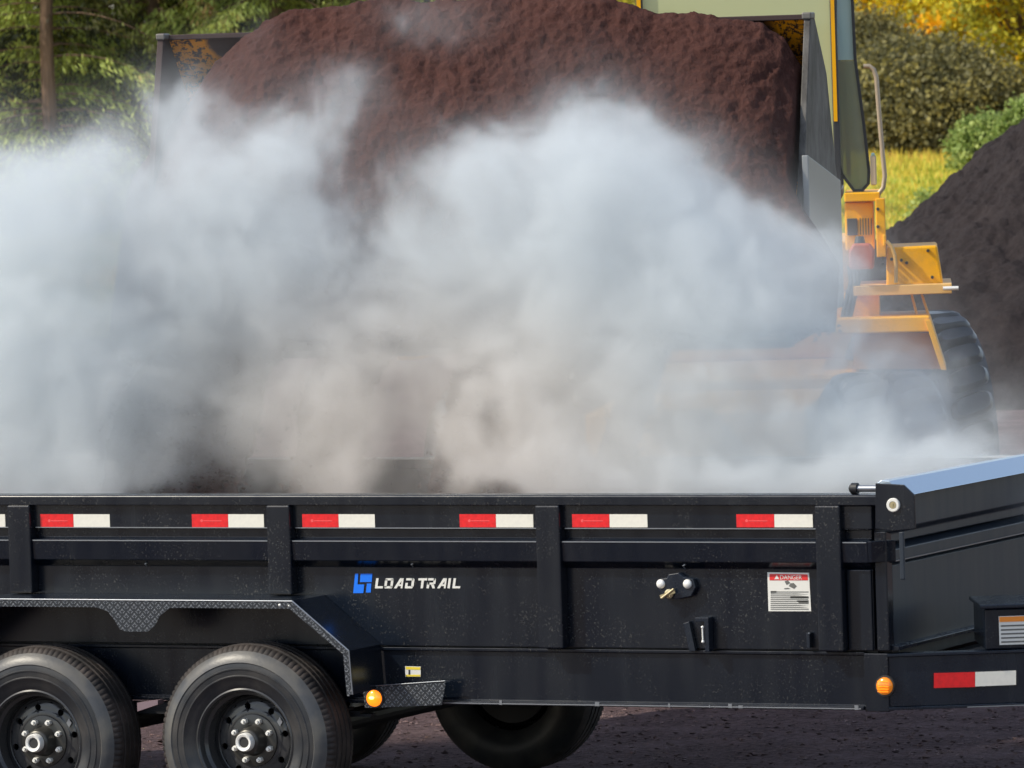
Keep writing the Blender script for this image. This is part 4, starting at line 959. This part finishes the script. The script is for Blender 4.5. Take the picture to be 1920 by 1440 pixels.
broad('green_shrub', 1935, 118, 1.25, .7, .1, green, 'taller green shrub at the right edge below yellow leaves', 150, 80, .045, 'green shrubs behind the compost pile', 19, .11, .03, low=.2, tmean=.45, mound=True)
broad('green_shrub', 1733, 92, .42, .3, .02, green, 'small pale green seedling poking out of the meadow beside the pile', 22, 40, .028, 'green shrubs behind the compost pile', 18, .06, .012, low=.2, tmean=.6, mound=True)
# far wood closing the view: one mass of crowns behind the single trees
n_ = 6500; lx = rng.uniform(-95, 95, n_); dd = rng.uniform(165, 182, n_); zc_ = rng.uniform(.5, 1, n_)**.7*9*rng.random(n_)+.4; X, Y = gxy(dd, lx); C_ = np.stack([X, Y, .7+zc_], -1)
per = 55; P = (C_[:, None]+rng.normal(0, .42, (n_, per, 3))).reshape(-1, 3); tn = np.repeat(np.clip(rng.normal(.42, .22, n_), 0, 1), per)
wd = leafmat('far wood foliage', [(0, (.012,.018,.008)), (.5, (.05,.06,.02)), (1, (.16,.14,.03))], .2)
fw = cards(P, .20, tn, 'far_wood', wd, None, .7); tag(fw, 'dark mixed wood closing the view behind the firs and autumn trees', 'wood', kind='stuff')
# grass on the meadow
n_ = 90000; lx = rng.uniform(-11, 14, n_); dd = 74+rng.random(n_)**1.2*72; X, Y = gxy(dd, lx); Z = terr(dd, lx)+.02
hgt = rng.uniform(.06, .16, n_)*(1+1.4*smooth(110, 140, dd)); lean = rng.normal(0, .05, (n_, 2)); wv = rng.normal(size=(n_, 2)); wv /= np.linalg.norm(wv, axis=1)[:, None]; wv *= .022
base = np.stack([X, Y, Z], -1); V = np.stack([base-np.c_[wv, np.zeros(n_)], base+np.c_[wv, np.zeros(n_)], base+np.c_[lean, hgt]], 1).reshape(-1, 3)
patch_ = .5+.35*np.sin(lx*1.3+dd*.9)+.25*np.sin(lx*.5-dd*1.7)
gm = leafmat('meadow grass', [(0, (.34,.42,.05)), (.45, (.66,.56,.08)), (1, (.80,.46,.12))], .3)
gr = raw('meadow_grass', V, np.arange(n_*3).reshape(n_, 3), gm, attr=np.clip(patch_*.5+.35*smooth(115, 140, dd)+rng.normal(0, .15, n_), 0, 1)); tag(gr, 'sunlit yellow green meadow grass beyond the compost pile', 'grass', kind='stuff')

# ================================================================== STEAM
SP = at(960, 900, 28.2); SM = Matrix.Translation(SP) @ Matrix.Rotation(TH, 4, 'Z'); SI = SM.inverted()
def sl(px, py, D): return SI @ at(px, py, D)
def bed(px, D): return D if D > 30 else 28.15-(px-960)*.0010+(D-28.8)*.8      # distance of the middle of the bed, plus an offset
k_ = 28.3/F_PX
# (px, py, half width px, half height px, distance, half depth m, strength)
BL = [(40,420,150,150,28.6,.7,1.2),(-60,640,220,260,28.6,.8,1.5),(60,760,170,170,28.4,.6,1.1),(170,560,150,210,28.7,.6,1.0),(150,330,110,80,28.8,.6,.55),
(300,420,130,150,28.8,.6,.85),(430,330,140,130,28.8,.55,.85),(540,250,130,85,28.9,.5,.55),(800,800,90,80,28.6,.5,.4),(650,190,90,65,29.0,.4,.34),(420,560,170,160,28.8,.6,.75),(560,450,160,150,28.9,.55,.8),
(640,660,240,170,28.8,.6,.62),(260,760,150,150,28.6,.6,.72),(620,850,120,90,28.4,.6,.42),(920,800,110,130,28.5,.6,.40),(420,690,160,80,28.6,.5,.38),(820,680,180,110,28.6,.6,.45),(640,780,75,140,28.6,.5,.55),(450,840,150,110,28.5,.5,.42),(550,780,110,130,28.5,.5,.42),(780,860,90,80,28.5,.5,.42),(1000,720,120,110,28.6,.5,.25),(830,480,160,160,28.9,.6,.85),(900,330,80,75,29.0,.5,.75),
(1060,270,125,110,29.0,.55,1.15),(1230,290,105,95,29.0,.5,1.0),(1160,420,190,150,28.9,.6,1.15),(1020,560,210,170,28.9,.6,.95),(1330,470,150,130,28.9,.6,.95),(1500,500,110,105,29.0,.5,.9),
(1280,650,240,170,28.8,.6,.95),(1500,700,190,170,28.9,.6,1.0),(1200,850,260,90,28.5,.6,.75),(1560,850,240,105,28.8,.7,.8),(160,880,200,80,28.3,.6,1.0),(640,890,80,50,28.2,.5,.5),(880,890,90,50,28.2,.5,.5),(1250,890,260,60,28.2,.55,.8),(1150,740,260,140,28.7,.5,.6),(80,900,140,70,28.3,.6,.5),(1800,905,220,40,28.5,.7,1.1),(1500,905,260,45,28.4,.6,1.2),(1150,905,260,40,28.4,.6,1.0),(180,905,180,35,28.4,.5,.9),(1700,770,130,120,30.4,.6,1.15),(1830,865,170,70,30.8,.7,.70),(1900,770,90,60,31.2,.6,.35),
(800,25,110,50,29.3,.3,.50),(400,185,80,80,29.2,.4,.55),(330,225,75,85,29.4,.4,1.0),(500,90,60,40,29.2,.2,.25)]
vd = bpy.data.volumes.new('steam'); vo = bpy.data.objects.new('steam', vd); COL.objects.link(vo); vo.matrix_world = SM
tag(vo, 'thick billowing white steam rising from the hot mulch over the trailer', 'steam', kind='stuff')
ng = bpy.data.node_groups.new('steam', 'GeometryNodeTree'); ng.interface.new_socket('Geometry', in_out='INPUT', socket_type='NodeSocketGeometry'); ng.interface.new_socket('Geometry', in_out='OUTPUT', socket_type='NodeSocketGeometry')
gi = ng.nodes.new('NodeGroupInput'); go = ng.nodes.new('NodeGroupOutput'); vc = ng.nodes.new('GeometryNodeVolumeCube'); smn = ng.nodes.new('GeometryNodeSetMaterial')
def N(t, **kw):
    q = ng.nodes.new(t)
    for a, v in kw.items(): setattr(q, a, v)
    return q
def ML(op, a, b_=None, c=None):
    q = N('ShaderNodeMath', operation=op)
    for i, x in enumerate((a, b_, c)):
        if x is None: continue
        if isinstance(x, (int, float)): q.inputs[i].default_value = x
        else: ng.links.new(x, q.inputs[i])
    return q.outputs[0]
def VM(op, a, b_=None, c=None):
    q = N('ShaderNodeVectorMath', operation=op)
    for i, x in enumerate((a, b_, c)):
        if x is None: continue
        if isinstance(x, tuple): q.inputs[i].default_value = x
        else: ng.links.new(x, q.inputs[i])
    return q.outputs['Value'] if op == 'LENGTH' else q.outputs[0]
def NZ(vec, sc, det, rough=.5, col=False, dist=0):
    q = N('ShaderNodeTexNoise'); q.inputs['Scale'].default_value = sc; q.inputs['Detail'].default_value = det; q.inputs['Roughness'].default_value = rough; q.inputs['Distortion'].default_value = dist
    ng.links.new(vec, q.inputs['Vector']); return q.outputs['Color' if col else 'Fac']
pos = N('GeometryNodeInputPosition').outputs[0]
w1 = VM('SCALE', VM('SUBTRACT', NZ(pos, 1.6, 2, .5, True), (.5,.5,.5))); w1.node.inputs['Scale'].default_value = .55
p1 = VM('ADD', pos, w1)
w2 = VM('SCALE', VM('SUBTRACT', NZ(p1, 5.5, 3, .55, True), (.5,.5,.5))); w2.node.inputs['Scale'].default_value = .26
p2a = VM('ADD', p1, w2)
w3 = VM('SCALE', VM('SUBTRACT', NZ(p2a, 13, 3, .6, True), (.5,.5,.5))); w3.node.inputs['Scale'].default_value = .12
p2 = VM('ADD', p2a, w3)
tot = None
for (px, py, hw, hh, D, hd, st_) in BL:
    if st_ <= 0: continue
    c = sl(px, py, bed(px, D)); hd *= .70; q = VM('MULTIPLY', VM('SUBTRACT', p2, tuple(c)), (1/(hw*k_), 1/hd, 1/(hh*k_))); l_ = VM('LENGTH', q)
    g_ = ML('MULTIPLY', ML('EXPONENT', ML('MULTIPLY', ML('MULTIPLY', l_, l_), -1.25)), st_)
    tot = g_ if tot is None else ML('ADD', tot, g_)
# billows: ridged cells carve the edge of the cloud
det = NZ(VM('MULTIPLY', p2a, (1,.7,1)), 3.4, 7, .64); big = NZ(p1, 1.5, 2, .5)
F_ = ML('ADD', ML('MULTIPLY', tot, 1.45), ML('MULTIPLY', ML('SUBTRACT', det, .5), 1.5)); F_ = ML('ADD', F_, ML('MULTIPLY', ML('SUBTRACT', big, .5), .55))
vr = N('ShaderNodeTexVoronoi', feature='F1'); vr.inputs['Scale'].default_value = 5.2; vr.inputs['Detail'].default_value = 1; vr.inputs['Roughness'].default_value = .55; ng.links.new(p2a, vr.inputs['Vector'])
F_ = ML('ADD', F_, ML('MULTIPLY', ML('SUBTRACT', .45, vr.outputs['Distance']), .95))
fine_ = NZ(p2, 15, 3, .6); F_ = ML('ADD', F_, ML('MULTIPLY', ML('SUBTRACT', fine_, .5), .5))
F_ = ML('MULTIPLY', F_, ML('GREATER_THAN', tot, .02))
mr = N('ShaderNodeMapRange', interpolation_type='SMOOTHSTEP'); ng.links.new(F_, mr.inputs['Value']); mr.inputs['From Min'].default_value = .24; mr.inputs['From Max'].default_value = 1.05
core = ML('MULTIPLY', mr.outputs[0], 1.0); veil = ML('MULTIPLY', ML('MINIMUM', tot, 1.0), .36)
dens = ML('ADD', core, veil)
sp_ = N('ShaderNodeSeparateXYZ'); ng.links.new(pos, sp_.inputs[0])
cs = [sl(px, py, D) for px, py in ((-120, 0), (2040, 930), (-120, 930), (2040, 0)) for D in (26.1, 31.8)]
mn_ = Vector((min(c.x for c in cs), min(c.y for c in cs), .85-SP.z)); mx_ = Vector((max(c.x for c in cs), max(c.y for c in cs), max(c.z for c in cs)))
fade = ML('MULTIPLY', dens, 1)
for ax, (a, c_) in enumerate(zip(mn_, mx_)):     # fade out towards every face of the volume
    m1 = N('ShaderNodeMapRange', interpolation_type='SMOOTHSTEP'); ng.links.new(sp_.outputs[ax], m1.inputs['Value']); m1.inputs['From Min'].default_value = a; m1.inputs['From Max'].default_value = a+.15
    m2 = N('ShaderNodeMapRange', interpolation_type='SMOOTHSTEP'); ng.links.new(sp_.outputs[ax], m2.inputs['Value']); m2.inputs['From Min'].default_value = c_; m2.inputs['From Max'].default_value = c_-.15
    fade = ML('MULTIPLY', fade, ML('MULTIPLY', m1.outputs[0], m2.outputs[0]))
# keep the steam out of the near side wall: nothing nearer than the body's near sheet below its rail
ny = (math.sin(TH), math.cos(TH)); base_y = SP.y
wy = ML('ADD', ML('ADD', ML('MULTIPLY', sp_.outputs[0], ny[0]), ML('MULTIPLY', sp_.outputs[1], ny[1])), base_y)
m3 = N('ShaderNodeMapRange', interpolation_type='SMOOTHSTEP'); ng.links.new(wy, m3.inputs['Value']); m3.inputs['From Min'].default_value = B+.03; m3.inputs['From Max'].default_value = B+.25
zl = N('ShaderNodeMapRange'); ng.links.new(sp_.outputs[2], zl.inputs['Value']); zl.inputs['From Min'].default_value = ZT-SP.z+.02; zl.inputs['From Max'].default_value = ZT-SP.z+.30
fade = ML('MULTIPLY', fade, ML('MAXIMUM', m3.outputs[0], zl.outputs[0]))
ng.links.new(fade, vc.inputs['Density']); vc.inputs['Min'].default_value = mn_; vc.inputs['Max'].default_value = mx_
RES = .022
for nm, a, c_ in zip('XYZ', mn_, mx_): vc.inputs['Resolution '+nm].default_value = max(8, int((c_-a)/RES))
vm = bpy.data.materials.new('steam'); vm.use_nodes = True; t = vm.node_tree; t.nodes.clear(); o_ = t.nodes.new('ShaderNodeOutputMaterial'); pv = t.nodes.new('ShaderNodeVolumePrincipled')
pv.inputs['Color'].default_value = (.865,.905,.93,1); pv.inputs['Density'].default_value = 2.9; pv.inputs['Anisotropy'].default_value = .1; t.links.new(pv.outputs[0], o_.inputs['Volume'])
# steam colour shifts to a warmer tone around the tumbling load
tc_ = t.nodes.new('ShaderNodeTexCoord'); dc = SI @ at(800, 830, 28.3); mp_ = t.nodes.new('ShaderNodeVectorMath'); mp_.operation = 'SUBTRACT'; mp_.inputs[1].default_value = tuple(dc); t.links.new(tc_.outputs['Object'], mp_.inputs[0])
mq_ = t.nodes.new('ShaderNodeVectorMath'); mq_.operation = 'MULTIPLY'; mq_.inputs[1].default_value = (.80, .4, 1.35); t.links.new(mp_.outputs[0], mq_.inputs[0])
ml_ = t.nodes.new('ShaderNodeVectorMath'); ml_.operation = 'LENGTH'; t.links.new(mq_.outputs[0], ml_.inputs[0])
mr_ = t.nodes.new('ShaderNodeMapRange'); mr_.interpolation_type = 'SMOOTHSTEP'; mr_.inputs['From Min'].default_value = .25; mr_.inputs['From Max'].default_value = 1.25; mr_.inputs['To Min'].default_value = 1; mr_.inputs['To Max'].default_value = 0; t.links.new(ml_.outputs['Value'], mr_.inputs['Value'])
mc_ = t.nodes.new('ShaderNodeMix'); mc_.data_type = 'RGBA'; t.links.new(mr_.outputs[0], mc_.inputs[0]); mc_.inputs[6].default_value = (.865,.905,.93,1); mc_.inputs[7].default_value = (.89,.868,.845,1); t.links.new(mc_.outputs[2], pv.inputs['Color'])
smn.inputs['Material'].default_value = vm; ng.links.new(vc.outputs[0], smn.inputs[0]); ng.links.new(smn.outputs[0], go.inputs[0])
vd.materials.append(vm)
md_ = vo.modifiers.new('steam', 'NODES'); md_.node_group = ng
